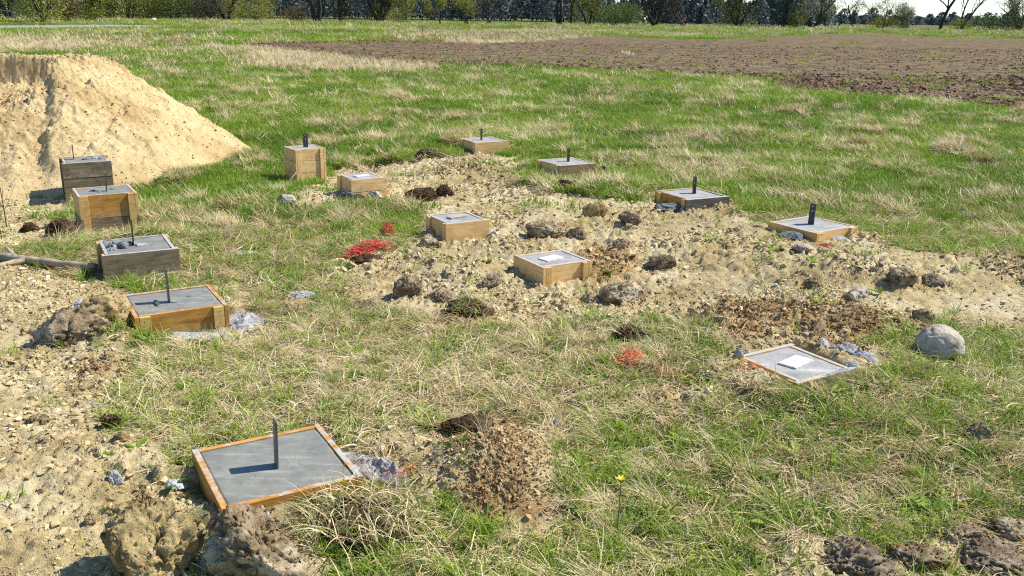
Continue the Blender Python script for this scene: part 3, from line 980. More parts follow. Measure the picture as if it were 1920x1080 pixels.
BAR_Z = R(90)
formwork('A', 0.16, 1, 'fb', cleats=False, board_m=M['orange_board'], cleat_m=M['orange_board'], conc=M['concrete'], label="large form nearest the camera, grey concrete with tall bar and orange painted frame",
         bar=(0.00, -0.02, R(86), 0.052, 0.185, 0.007))
formwork('B', 0.135, 1, 'fb', M['orange_board'], M['yellow_board'], M['concrete'], "form beside the dark clay lump, orange brown front board between two yellow cleats",
         front_m=M['orange_board'], heaps=((-0.10, -0.02, 0.13, 0.03, 0.018, 'wetmortar'), (0.0, -0.03, 0.07, 0.04, 0.014, 'mortar'), (0.10, 0.03, 0.05, 0.03, 0.006, 'wetmortar')), bar=(-0.03, -0.02, R(92), 0.05, 0.20, 0.006))
formwork('C', 0.20, 1, 'lr', M['old_board'], M['yellow_board'], M['concrete'], "brown weathered form touched by the fallen branch, heaped mortar around its thin bar",
         lumps=(0.06, -0.05, 0.10, 0.012), heaps=((-0.16, 0.02, 0.13, 0.10, 0.035, 'mortar'), (-0.09, -0.02, 0.12, 0.09, 0.042, 'wetmortar'), (-0.04, 0.03, 0.10, 0.07, 0.03, 'mortar'), (-0.17, -0.08, 0.06, 0.05, 0.02, 'mortar'), (0.03, -0.03, 0.09, 0.05, 0.02, 'mortar')), bar=(-0.02, 0.0, R(92), 0.05, 0.185, 0.006))
formwork('D', 0.40, 2, 'fb', M['yellow_board'], M['yellow_board'], M['concrete'], "tall form with orange upper board and dark lower board, second in front of sand heap",
         front_m=M['orange_board'], lower_m=M['old_board'], heaps=((-0.10, 0.03, 0.10, 0.05, 0.012, 'wetmortar'), (0.08, 0.05, 0.09, 0.04, 0.010, 'wetmortar'), (-0.05, -0.07, 0.07, 0.04, 0.010, 'mortar')), bar=(0.02, -0.02, R(92), 0.05, 0.16, 0.006))
formwork('E', 0.52, 3, 'lr', M['old_board'], M['old_board'], M['concrete'], "tall dark weathered form standing right against the foot of the sand heap",
         heaps=((0.02, 0.02, 0.12, 0.07, 0.022, 'wetmortar'), (0.11, 0.04, 0.10, 0.06, 0.025, 'mortar'), (0.16, -0.02, 0.07, 0.05, 0.018, 'wetmortar')), bar=(-0.11, 0.08, R(92), 0.05, 0.165, 0.006))
formwork('F', 0.46, 3, 'fb', M['pine'], M['pine'], M['concrete_pale'], "tallest pale pine form of three board courses, with wide black bar",
         bar=(0.02, 0.0, R(-10), 0.062, 0.165, 0.008))
formwork('G', 0.245, 2, 'lr', M['pine'], M['pine'], M['concrete_pale'], "two course pine form with flat pale plate, beside the tall three course form",
         plate=(0.0, 0.0, R(10), 0.17, 0.09, 0.006, M['plate']))
formwork('H', 0.20, 1, 'lr', M['pine'], M['pine'], M['concrete_pale'], "low clean pine form holding a raised tan plate, right of the red twine",
         plate=(0.0, 0.0, R(8), 0.17, 0.07, 0.012, M['plate_wood']))
formwork('I', 0.21, 1, 'fb', M['pine'], M['yellow_board'], M['concrete_pale'], "pine form with white plate standing corner on in the middle of the dug soil",
         plate=(-0.01, 0.0, R(12), 0.17, 0.10, 0.003, M['plate']))
formwork('J', 0.12, 1, 'lr', M['yellow_board'], M['orange_board'], M['concrete_pale'], "sunken form with white plate and mortar spilled round its edges, near whitish boulder",
         plate=(0.01, 0.0, R(12), 0.17, 0.10, 0.003, M['plate']))
formwork('K', 0.21, 2, 'lr', M['pine'], M['pine'], M['concrete_pale'], "farthest pine form, at the back edge of the dug soil by green grass",
         bar=(-0.03, 0.02, R(88), 0.055, 0.15, 0.007))
formwork('L', 0.23, 1, 'lr', M['pine'], M['yellow_board'], M['concrete_pale'], "form with smoke stained tan front board and a dark sod at its side",
         bar=(0.04, 0.02, R(88), 0.055, 0.155, 0.007), front_m=M['tan_board'])
formwork('M', 0.16, 1, 'lr', M['orange_board'], M['yellow_board'], M['concrete_pale'], "form with dark grey cement coated front board and black bar",
         bar=(0.04, 0.02, R(88), 0.055, 0.16, 0.007), front_m=M['grey_board'])
formwork('N', 0.12, 1, 'fb', M['yellow_board'], M['pine'], M['concrete_pale'], "low half buried form with black bar at the grass edge, mortar against its front",
         bar=(0.0, 0.02, R(88), 0.06, 0.17, 0.008), front_m=M['pine'])

# ------------------------------------------------------------------ lumps of earth one can point to
def blades(mb, n, rad, length, spread, width, rs, hang=0.0, dirbias=None, seg=4, origin=(0, 0, 0)):
    """curved grass blades; returns per-vertex random values"""
    vals = []
    for _ in range(n):
        a = rs.uniform(0, 2 * math.pi)
        rr_ = rad * math.sqrt(rs.random())
        p = np.array([origin[0] + rr_ * math.cos(a), origin[1] + rr_ * math.sin(a), origin[2]])
        az = rs.uniform(0, 2 * math.pi) if dirbias is None else dirbias + rs.gauss(0, 0.7)
        L = length * rs.uniform(0.55, 1.2)
        lean = min(1.5, max(0.02, rs.gauss(spread, 0.28)))
        bend = rs.uniform(0.3, 1.1) + hang
        w = width * rs.choice((0.6, 0.8, 1.0, 1.0, 1.3, 1.8))
        V = []
        st = L / seg
        d_el = math.pi / 2 - lean
        side = np.array([-math.sin(az), math.cos(az), 0.0])
        twist = rs.uniform(-0.6, 0.6)
        sd = side * math.cos(twist) + np.array([0, 0, math.sin(twist)])
        azc = az
        for k in range(seg + 1):
            t = k / seg
            ww = w * (1 - t ** 1.6) * 0.5
            if k == seg:
                V.append(tuple(p))
            else:
                V.append(tuple(p - sd * ww)); V.append(tuple(p + sd * ww))
            p = p + st * np.array([math.cos(azc) * math.cos(d_el), math.sin(azc) * math.cos(d_el), math.sin(d_el)])
            if p[2] < 0.003 and hang == 0.0:
                p[2] = 0.003 + rs.random() * 0.01
                d_el = max(d_el, 0.0)
            d_el -= bend / seg
            azc += rs.gauss(0, 0.12)
        Ff = [(2 * k, 2 * k + 1, 2 * k + 3, 2 * k + 2) for k in range(seg - 1)] + [(2 * seg - 2, 2 * seg - 1, 2 * seg)]
        mb.add(V, Ff)
        vals.extend([rs.random()] * len(V))
    return vals

CLODS, COAT = [], []
def clod(px, py_bottom, wpx, hpx, mat_, label, name="earth_clod", group="loose lumps of earth", cat="earth clod", seed=None, rough=1.25, sub=5, deep=0.85, sink=0.2, planes=7):
    x0, y0 = spot(px, py_bottom)
    z0 = gh(x0, y0)
    k = depth_of(x0, y0, z0) / F_PX
    w = wpx * k * 1.04
    d = w * deep
    # what shows of the height is the front plus the foreshortened top
    el = math.atan2(CAM_H - z0, y0)
    h = max(0.25 * w, (hpx * k - d * 0.55 * math.sin(el)) / math.cos(el))
    h = min(h, 1.1 * w)
    dirv = np.array([x0, y0]) / math.hypot(x0, y0)
    cx, cy = x0 + dirv[0] * d * 0.42, y0 + dirv[1] * d * 0.42
    sd = seed if seed is not None else int(px * 7 + py_bottom) % 9973
    me_ = clod_mesh(name, w, d, h / (1 - sink), M[mat_], sub, sd, rough, planes)
    zz = min(z0, gh(cx, cy))
    o = link(name, me_, loc=(cx, cy, zz - h * sink / (1 - sink)), rot=(0, 0, 0))
    tag(o, label, cat, group)
    vv = np.zeros(len(me_.vertices) * 3, np.float32); me_.vertices.foreach_get("co", vv)
    nn = np.zeros(len(me_.vertices) * 3, np.float32); me_.vertices.foreach_get("normal", nn)
    if w > 0.09 and mat_ in ('ochre', 'brown', 'dark', 'greyclod'):
        nn = nn.reshape(-1, 3); up = np.where(nn[:, 2] > 0.05)[0]
        COAT.append((vv.reshape(-1, 3)[up] + np.array(o.location), int(2600 * w), {'ochre': 0.30, 'brown': 0.25, 'dark': 0.0, 'greyclod': 0.2}[mat_], 0.75 if mat_ != 'greyclod' else 0.2))
    CLODS.append((cx, cy, w, d, 1.0 if mat_ in ('dark', 'brown', 'ochre') else 0.0))
    return o, (cx, cy, zz, w, d, h)

def tuft_on(o, info, n, green, length, seed, hang=0.6, rad=0.4, width=0.0035, top=0.8):
    cx, cy, zz, w, d, h = info
    rs = random.Random(seed)
    mb = MB()
    v = blades(mb, n, w * rad, length, 0.75, width, rs, hang, None, 5, (0, 0, h * top))
    me_ = mesh_np("grass_tuft", mb.v, mb.f, M['green1'] if green else M['straw1'], False, {'bl': v})
    return link("grass_tuft", me_, o)

clod(303, 1100, 174, 182, 'ochre', planes=16, sink=0.28, label="big yellow ochre clay clod at bottom left with a crack through it", sub=6, rough=1.0, deep=0.9)
clod(492, 1105, 194, 160, 'brown', planes=16, sink=0.28, label="big brown clod right of the ochre clod, below the nearest form", sub=6, rough=1.0, deep=0.8)
o, inf = clod(690, 1035, 205, 100, 'dark', "overturned dark sod with long dry grass hanging over it, below nearest form", name="grass_sod", cat="sod", group="overturned sods of turf", sub=5, deep=0.8)
tuft_on(o, inf, 340, False, 0.20, 1, 1.1, 0.50, 0.0032, 0.85)
tuft_on(o, inf, 120, True, 0.17, 2, 0.8, 0.46, 0.0032, 0.85)
clod(140, 655, 165, 90, 'brown', planes=16, sink=0.28, label="large dark brown clay lump with mortar splashes, left of the form with yellow cleats", sub=6, rough=1.2)
clod(205, 640, 110, 66, 'ochre', planes=14, sink=0.3, label="sandy yellow lump between the dark clay lump and the form with yellow cleats", sub=5, rough=1.2)
clod(1757, 680, 88, 74, 'pale', sink=0.1, label="rounded whitish boulder of marl lying in grass at the right", name="marl_boulder", cat="boulder", sub=5, rough=0.4, planes=0, deep=0.9)
clod(1165, 572, 88, 44, 'brown', "smooth brown boulder lying between the corner on pine form and the dry grass", sub=5, rough=0.5, planes=5)
o, inf = clod(1178, 638, 68, 36, 'dark', "dark rolled sod above the round orange twine tangle", name="grass_sod", cat="sod", group="overturned sods of turf")
tuft_on(o, inf, 60, False, 0.12, 3, 0.6)
clod(1240, 513, 56, 30, 'greyclod', "grey flat topped clod right of the pine form with white plate")
clod(1024, 450, 78, 32, 'brown', "long dark brown clod between two pine forms with plates")
clod(1080, 449, 38, 24, 'greyclod', "small grey brown clod touching the long dark brown clod's right end")
clod(1115, 412, 46, 36, 'ochre', "round ochre lump alone on sand, left of grey fronted form", planes=4, rough=0.6)
clod(1182, 425, 46, 26, 'greyclod', "jagged grey clod below the round ochre lump")
clod(1168, 477, 40, 28, 'brown', "pointed brown clod above the grey flat topped clod")
clod(688, 587, 64, 26, 'greyclod', "pinkish grey clod at the grass edge, left of the jagged dark clod", rough=0.8)
clod(765, 568, 54, 50, 'brown', "jagged dark clod with a steep left side at grass edge")
clod(828, 574, 78, 38, 'greyclod', "crumbly grey clod between the jagged dark clod and the grassy sod")
o, inf = clod(880, 602, 92, 40, 'dark', "dark sod with green grass on it in front of the pine form", name="grass_sod", cat="sod", group="overturned sods of turf", sub=5)
tuft_on(o, inf, 90, True, 0.15, 4, 0.6, 0.45)
tuft_on(o, inf, 120, False, 0.14, 5, 0.7, 0.5)
clod(918, 545, 46, 28, 'greyclod', "grey brown clod just left of the corner on pine form's base")
clod(1688, 551, 58, 36, 'brown', "tall brown clod on pale soil far to the right", rough=1.3)
clod(1748, 546, 50, 26, 'greyclod', "low grey clod right beside the tall brown clod")
clod(1522, 548, 36, 24, 'greyclod', "grey clod with a flat shaded face above the orange soil")
clod(1604, 568, 48, 30, 'pale', "pale smooth lump above the orange brown soil")
clod(1502, 495, 40, 18, 'pale', "pale slab below the half buried form")
clod(1728, 618, 46, 32, 'greyclod', "grey clod touching the back of the whitish boulder")
clod(790, 378, 62, 28, 'dark', "black wet clods dug up right of the two course pine form", rough=1.3)
clod(832, 372, 44, 26, 'dark', "black clod with roots right of the wet dug up clods", rough=1.3)
o, inf = clod(1063, 364, 46, 22, 'dark', "small sod with brown grass in front of smoke stained form", name="grass_sod", cat="sod", group="overturned sods of turf")
tuft_on(o, inf, 70, False, 0.12, 6, 0.5)
o, inf = clod(805, 298, 50, 18, 'dark', "dark sod at the grass edge left of the farthest form", name="grass_sod", cat="sod", group="overturned sods of turf")
tuft_on(o, inf, 40, False, 0.15, 7, 0.5)
clod(538, 392, 44, 28, 'pale', "white lump alone at the left end of the dug soil", rough=0.7)
clod(116, 448, 54, 44, 'dark', "black peaty lump left of the tall orange form", rough=1.2)
clod(56, 436, 40, 22, 'dark', "low black lump left of the taller black lump", rough=1.2)
clod(295, 440, 46, 24, 'brown', "brown clod heaped behind the form that has mortar on top")
clod(245, 442, 50, 22, 'dark', "dark crumbly clod between the orange form and the mortar topped form")
clod(876, 826, 96, 44, 'dark', "dark peat sod over a hollow at the top of the brown mound", rough=1.3, sub=5)
clod(1129, 330, 24, 18, 'dark', "dark sod stuck to the right side of the smoke stained form")
clod(806, 467, 46, 32, 'brown', "brown clod leaning on the left corner of the raised tan plate form")
clod(703, 378, 34, 22, 'pale', "pale clod resting at the foot of the two course pine form")
clod(676, 382, 28, 18, 'greyclod', "small grey clod at the left foot of the two course form")
clod(1590, 1085, 150, 50, 'greyclod', sink=0.35, rough=1.8, label="flat grey clod at the bottom edge on the right", sub=5)
clod(1722, 1070, 110, 48, 'brown', sink=0.35, rough=1.8, label="brown clod at the bottom right between two greyer ones", sub=5)
clod(1858, 1085, 140, 70, 'greyclod', sink=0.35, rough=1.8, label="large grey clod in the bottom right corner", sub=5)
clod(1800, 1015, 90, 40, 'brown', "brown clod above the bottom right corner clods", sub=5)
clod(1895, 1010, 80, 40, 'brown', "brown lump at the right edge near the bottom corner", sub=5)
clod(1046, 806, 28, 18, 'mortar', "small grey stone on the right rim of the brown mound", name="stone", cat="stone", group="small stones", planes=9)
clod(922, 824, 26, 15, 'mortar', "grey stone beside the peat sod on the mound", name="stone", cat="stone", group="small stones", planes=9)
clod(175, 1000, 26, 24, 'ochre', "smooth ochre stone left of the big ochre clod", name="stone", cat="stone", group="small stones", planes=9)
clod(230, 852, 30, 24, 'ochre', "orange yellow stone on the bare soil left of the nearest form", name="stone", cat="stone", group="small stones", planes=9)
clod(210, 808, 40, 28, 'dark', "dark crumbly clod beside grass left of the nearest form")
clod(75, 795, 40, 22, 'greyclod', "greyish clod on bare soil at the far left")
clod(60, 500, 34, 18, 'ochre', "flat yellowish clod under the fallen branch")
clod(1235, 772, 90, 12, 'ochre', sink=0.6, deep=0.8, label="cracked pale crust of soil in the grass below the orange twine", rough=0.6)
clod(1830, 830, 60, 40, 'greyclod', "grey clod half hidden in the grass at the right edge")

# mortar: splashes and spills
def mortar(px, pyb, w, h, mat_, label, **kw):
    return clod(px, pyb, w, h, mat_, label, name="mortar_lump", group="spilled mortar", cat="mortar", **kw)
mortar(220, 918, 26, 34, 'whitemortar', "bluish white mortar lump upright beside the dry tuft left of nearest form")
mortar(330, 925, 48, 24, 'whitemortar', "bluish white mortar patch on top of the ochre clod")
mortar(392, 1075, 46, 44, 'mortar', "grey mortar between the two big clods at the bottom")
mortar(160, 588, 36, 18, 'whitemortar', "bluish white mortar splash on top of the dark clay lump")
mortar(225, 590, 46, 26, 'mortar', "pale mortar against the left side of the form with yellow cleats")
mortar(1437, 718, 54, 26, 'wetmortar', "dark grey mortar lump at the front corner of the sunken form")
mortar(1384, 690, 18, 26, 'mortar', "small pale mortar lump at the left corner of the sunken form")
mortar(1510, 646, 24, 14, 'mortar', "grey mortar lump at the back corner of sunken form")
mortar(1618, 690, 36, 14, 'mortar', "crumbs of grey mortar right of the sunken form")
mortar(1480, 455, 50, 18, 'wetmortar', "dark wet mortar at the left side of the half buried form")
mortar(1568, 452, 52, 20, 'mortar', "grey mortar heaped on the front of the half buried form")
mortar(566, 566, 54, 20, 'whitemortar', "white crumpled mortar lump alone in the dry grass")
mortar(925, 452, 18, 16, 'whitemortar', "small white lump at right foot of raised tan plate form")
mortar(1030, 345, 30, 10, 'mortar', "pale mortar at the foot of the smoke stained form")
mortar(1250, 397, 50, 14, 'wetmortar', "dark mortar along the left side of grey fronted form")
mortar(652, 378, 30, 20, 'wetmortar', "grey shadowed mortar at the left side of the two course form")

SPILLS = []
def spill(px, py_, rx, ry, ang, mat_, label, hgt=0.018, seed=1):
    """a flattened splash of mortar that follows the soil"""
    x0, y0 = spot(px, py_)
    n_a, n_r = 72, 22
    SPILLS.append((x0, y0, rx, ry, ang))
    V = [(x0, y0)]; rf = [0.0]
    for i in range(1, n_r + 1):
        for k in range(n_a):
            a = 2 * math.pi * k / n_a
            q = i / n_r
            edge = 1 + 0.45 * float(fbm2(np.array([math.cos(a) * 1.5 + seed * 3]), np.array([math.sin(a) * 1.5]), 3, seed)[0])
            u, v_ = q * rx * edge * math.cos(a), q * ry * edge * math.sin(a)
            V.append((x0 + u * math.cos(ang) - v_ * math.sin(ang), y0 + u * math.sin(ang) + v_ * math.cos(ang))); rf.append(q)
    V = np.array(V); rf = np.array(rf)
    zz = ground_h(V[:, 0], V[:, 1])
    d1, v1 = cells2((V[:, 0] + 0.02 * fbm2(V[:, 0] * 30, V[:, 1] * 30, 2, 3)) * 45, V[:, 1] * 45, seed)
    prof = (1 - rf ** 2.2)
    zz = zz + hgt * prof * (0.55 + 1.3 * np.clip(0.6 - d1, 0, 1) * v1 + 0.9 * fbm2(V[:, 0] * 26, V[:, 1] * 26, 4, seed, 0.7)) + 0.003 - 0.02 * (rf > 0.99)
    Fc = [(0, 1 + k, 1 + (k + 1) % n_a) for k in range(n_a)]
    for i in range(1, n_r):
        for k in range(n_a):
            a0 = 1 + (i - 1) * n_a; a1 = 1 + i * n_a
            Fc.append((a0 + k, a1 + k, a1 + (k + 1) % n_a, a0 + (k + 1) % n_a))
    c0 = np.array([x0, y0, gh(x0, y0)])
    o = link("mortar_spill", mesh_np("mortar_spill", np.column_stack([V, zz]) - c0, Fc, M[mat_], True), loc=tuple(c0))
    tag(o, label, "mortar spill", "mortar spilled on the soil")
spill(705, 880, 0.20, 0.065, R(-52), 'mortar', "long grey strip of crumbly mortar along the right side of the nearest form", 0.028, 1)
spill(452, 605, 0.20, 0.13, R(-40), 'mortar', "pale powdery mortar at the right end of the form with yellow cleats", 0.012, 2)
spill(375, 632, 0.16, 0.06, R(10), 'mortar', "grey mortar puddle in front of the form with yellow cleats", 0.014, 3)
spill(1555, 708, 0.20, 0.08, R(28), 'mortar', "light grey mortar along the front of the sunken form", 0.034, 4)
spill(1595, 678, 0.16, 0.06, R(-45), 'mortar', "light grey mortar along the right side of the sunken form", 0.022, 5)
spill(285, 512, 0.16, 0.05, R(8), 'mortar', "white mortar crumbs in front of the mortar topped form", 0.012, 6)
spill(460, 476, 0.12, 0.08, R(0), 'mortar', "faint white powder patch in dry grass right of mortar topped form", 0.006, 7)

# ------------------------------------------------------------------ twine, branch, twigs, flower
def twine(px, py_, w, d, hgt, n, mat_, label, seed, rad=0.0016, ang=0.0):
    rs = random.Random(seed)
    x0, y0 = spot(px, py_)
    z0 = gh(x0, y0)
    mb = MB()
    for _ in range(n):
        a0 = rs.uniform(0, 6.28); pts = []
        turns = rs.uniform(2.0, 4.5); m = 18
        r1, r2 = rs.uniform(0.4, 1), rs.uniform(0.4, 1)
        cx, cy = rs.gauss(0, 0.25), rs.gauss(0, 0.25)
        ph = rs.uniform(0, 6)
        for k in range(m):
            t = k / (m - 1)
            a = a0 + turns * t
            u = (cx + r1 * math.cos(a) + rs.gauss(0, 0.08)) * w / 2; v_ = (cy + r2 * math.sin(a) + rs.gauss(0, 0.08)) * d / 2
            pts.append((u * math.cos(ang) - v_ * math.sin(ang), u * math.sin(ang) + v_ * math.cos(ang), max(0.004, hgt * (0.5 + 0.5 * math.sin(ph + 3 * a)) * (1 - 0.5 * (u * 2 / w) ** 2) * rs.uniform(0.5, 1))))
        mb.add(*tube(pts, [rad] * m, 4, False))
    o = link("twine_tangle", mb.mesh("twine_tangle", mat_), loc=(x0, y0, z0))
    tag(o, label, "twine", "tangles of baler twine")
twine(1187, 685, 0.15, 0.17, 0.07, 46, M['twine'], "round tangle of bright orange twine lying in the dry grass", 1, 0.0017)
twine(692, 476, 0.46, 0.09, 0.10, 40, M['twine_red'], "long red twine tangle over a dark hole left of the tan plate form", 2, 0.0018, R(48))
clod(688, 498, 70, 20, 'dark', "dark lump standing for shade in the hole under the long red twine tangle", rough=1.4)  # lump added so its dark colour paints the shade of the hole
twine(728, 447, 0.13, 0.12, 0.15, 26, M['twine_red'], "wisp of red twine standing up behind the long red tangle", 3, 0.0016)
twine(412, 968, 0.11, 0.11, 0.04, 16, M['twine'], "loose orange strands between the nearest form's corner and the clods", 4, 0.0009)
twine(765, 905, 0.15, 0.10, 0.03, 12, M['twine_red'], "thin pink strands in dry grass right of the hanging sod", 5, 0.0008)
twine(1545, 466, 0.12, 0.05, 0.03, 10, M['twine_red'], "bit of red twine below the half buried form", 6, 0.0016)
twine(1412, 712, 0.10, 0.08, 0.03, 8, M['twine_red'], "few red strands at the sunken form's front corner", 7, 0.0010)
twine(1265, 700, 0.30, 0.2, 0.015, 10, M['twine'], "scattered thin orange strands right of the round orange tangle", 8, 0.0008)
twine(152, 503, 0.10, 0.05, 0.03, 8, M['twine_red'], "scrap of red twine in the shade beneath the fallen branch", 9, 0.0012)

def path_px(pts, lift):
    out = []
    for (px, py_, l) in pts:
        x_, y_ = spot(px, py_)
        out.append((x_, y_, float(base_h(np.array([x_]), np.array([y_]))[0]) + l))
    return out
def smooth_path(P, m=5):
    P = np.array(P); out = []
    for i in range(len(P) - 1):
        p0 = P[max(i - 1, 0)]; p1 = P[i]; p2 = P[i + 1]; p3 = P[min(i + 2, len(P) - 1)]
        for k in range(m):
            t = k / m
            out.append(0.5 * ((2 * p1) + (-p0 + p2) * t + (2 * p0 - 5 * p1 + 4 * p2 - p3) * t * t + (-p0 + 3 * p1 - 3 * p2 + p3) * t ** 3))
    out.append(P[-1])
    return np.array(out)
lg = empty("fallen_branch", (*spot(60, 500), 0), 0, "pale forked branch lying on the soil, touching the mortar topped form", "branch")
lx, ly = lg.location.x, lg.location.y
rs = random.Random(5)
def limb(pts, r0, r1, nm):
    P = smooth_path(path_px(pts, 0), 6) - np.array([lx, ly, 0])
    n = len(P)
    rad = [(r0 + (r1 - r0) * i / (n - 1)) * (1 + 0.10 * math.sin(i * 1.7) + rs.uniform(-0.06, 0.06)) for i in range(n)]
    V, Fc = tube(P, rad, 10)
    link(nm, mesh_np(nm, V, Fc, M['log'], True), lg)
limb([(180, 510, 0.04), (120, 506, 0.045), (60, 500, 0.05), (30, 497, 0.05), (-30, 488, 0.05), (-120, 482, 0.06)], 0.024, 0.036, "main_limb")
limb([(48, 500, 0.05), (20, 506, 0.05), (-20, 514, 0.04), (-90, 524, 0.04)], 0.024, 0.016, "side_limb")
limb([(30, 497, 0.06), (22, 492, 0.085), (15, 488, 0.10)], 0.022, 0.010, "knot_stub")

def twig_plant(px, py_, height, n, label, name="sapling", spread=0.25, rad=0.006, leaf=None, cat="sapling", seed=1):
    x0, y0 = spot(px, py_)
    z0 = gh(x0, y0)
    rs = random.Random(seed)
    root = empty(name, (x0, y0, z0 - 0.02), 0, label, cat)
    lean = rs.uniform(-0.06, 0.06)
    P = [(lean * height * t + 0.02 * math.sin(3 * t + seed) * height * 0.5, 0.01 * math.sin(5 * t), height * t) for t in np.linspace(0, 1, 9)]
    mb = MB(); mb.add(*tube(P, [rad * (1 - 0.75 * i / 8) for i in range(9)], 6))
    link("stem", mb.mesh("stem", M['twig']), root)
    for k in range(n):
        mb = MB()
        t = rs.uniform(0.3, 0.95); b0 = np.array(P[int(t * 8)])
        a = rs.uniform(0, 6.28); L = spread * height * rs.uniform(0.4, 1) * (1.2 - t)
        Q = [b0 + np.array([math.cos(a) * L * q, math.sin(a) * L * q, L * (0.9 * q + 0.3 * q * q)]) for q in (0, 0.35, 0.7, 1)]
        mb.add(*tube(Q, [rad * 0.5, rad * 0.4, rad * 0.3, rad * 0.15], 4))
        link("twig", mb.mesh("twig", M['twig']), root)
    return root
twig_plant(396, 232, 0.72, 9, "thin bare sapling in the green grass right of the sand heap", seed=3, spread=0.3, rad=0.007)
twig_plant(14, 428, 0.72, 7, "thin bare sapling at the left edge in front of the sand heap", seed=4, spread=0.35)
twig_plant(2, 452, 0.20, 8, "low forked twig bush at the left edge near the fallen branch", name="twig_bush", cat="twig bush", seed=6, spread=1.2, rad=0.005)
twig_plant(793, 78, 1.55, 26, "small leafless shrub on the far edge of the ploughed field", name="bare_shrub", cat="shrub", seed=7, spread=0.8, rad=0.016)

ax_, ay_ = spot(540, 345)
stk = link("stick", mesh_np("stick", *tube([(0, 0, -0.02), (0.05, 0.03, 0.06), (0.13, 0.06, 0.155)], [0.009, 0.008, 0.007], 6), M['log'], True), loc=(ax_ - 0.02, ay_ - 0.06, gh(ax_, ay_)))
tag(stk, "short stick leaning against the left side of the tallest pine form", "stick")
fx, fy = spot(1157, 1000); fz = gh(fx, fy)
dand = empty("yellow_flower", (fx, fy, fz), 0, "single yellow flower on a tall dark stem in the grass", "flower")
H_F = 0.205
mb = MB(); mb.add(*tube([(0, 0, -0.02), (0.002, 0.002, 0.08), (0.004, 0.0, 0.15), (0.004, 0.0, H_F)], [0.0022, 0.002, 0.0018, 0.0016], 6))
link("stem", mb.mesh("stem", M['stem']), dand)
for k in range(7):
    a = k * 0.9 + 0.2; L = 0.022 if k % 2 else 0.017
    c, s = math.cos(a), math.sin(a)
    V = [(0.004, 0, H_F - 0.002), (0.004 + c * L * 0.5 - s * 0.006, s * L * 0.5 + c * 0.006, H_F + 0.005), (0.004 + c * L, s * L, H_F + 0.007 + 0.003 * (k % 3)), (0.004 + c * L * 0.5 + s * 0.006, s * L * 0.5 - c * 0.006, H_F + 0.005), (0.004, 0, H_F - 0.006)]
    link("petal", mesh_np("petal", V, [(0, 1, 2, 3), (4, 3, 2, 1)], M['flower']), dand)

# ------------------------------------------------------------------ scattered stuff: instances from hand-built prototypes
def proto_collection(name, meshes):
    c = bpy.data.collections.new(name)
    for i, me_ in enumerate(meshes):
        o = bpy.data.objects.new(f"{name}_{i:02d}", me_)
        c.objects.link(o)
    return c

def scatter(name, pts, rot, scl, tint, protos, dry=None, label=None):
    n = len(pts)
    me_ = bpy.data.meshes.new(name)
    me_.vertices.add(n)
    me_.vertices.foreach_set("co", np.asarray(pts, np.float32).ravel())
    def add(nm, typ, arr, key):
        a = me_.attributes.new(nm, typ, 'POINT')
        a.data.foreach_set(key, np.ascontiguousarray(arr).ravel())
    add("rot", 'FLOAT_VECTOR', np.asarray(rot, np.float32), "vector")
    add("scl", 'FLOAT_VECTOR', np.asarray(scl, np.float32), "vector")
    add("tint", 'FLOAT', np.asarray(tint, np.float32), "value")
    add("dry", 'FLOAT', np.asarray(dry if dry is not None else np.zeros(n), np.float32), "value")
    add("pick", 'INT', rng.integers(0, len(protos.objects), n).astype(np.int32), "value")
    o = link(name, me_)
    o['kind'] = 'stuff'
    ng = bpy.data.node_groups.new(name + "_nodes", 'GeometryNodeTree')
    ng.interface.new_socket("Geometry", in_out='INPUT', socket_type='NodeSocketGeometry')
    ng.interface.new_socket("Geometry", in_out='OUTPUT', socket_type='NodeSocketGeometry')
    gi = ng.nodes.new("NodeGroupInput"); go = ng.nodes.new("NodeGroupOutput")
    ip = ng.nodes.new("GeometryNodeInstanceOnPoints")
    ci = ng.nodes.new("GeometryNodeCollectionInfo")
    ci.inputs[0].default_value = protos
    ci.inputs["Separate Children"].default_value = True
    ci.inputs["Reset Children"].default_value = True
    def na(nm, typ):
        a = ng.nodes.new("GeometryNodeInputNamedAttribute")
        a.data_type = typ
        a.inputs[0].default_value = nm
        return a.outputs[0]
    ng.links.new(gi.outputs[0], ip.inputs["Points"])
    ng.links.new(ci.outputs[0], ip.inputs["Instance"])
    ip.inputs["Pick Instance"].default_value = True
    ng.links.new(na("pick", 'INT'), ip.inputs["Instance Index"])
    ng.links.new(na("rot", 'FLOAT_VECTOR'), ip.inputs["Rotation"])
    ng.links.new(na("scl", 'FLOAT_VECTOR'), ip.inputs["Scale"])
    ng.links.new(ip.outputs[0], go.inputs[0])
    md = o.modifiers.new("scatter", 'NODES')
    md.node_group = ng
    return o

def clump(seed, n, rad, length, spread, width, mat_, dirbias=None, seg=4):
    rs_ = random.Random(seed)
    mb_ = MB()
    v = blades(mb_, n, rad, length, spread, width, rs_, 0.0, dirbias, seg)
    return mesh_np("clump", mb_.v, mb_.f, mat_, False, {'bl': v})

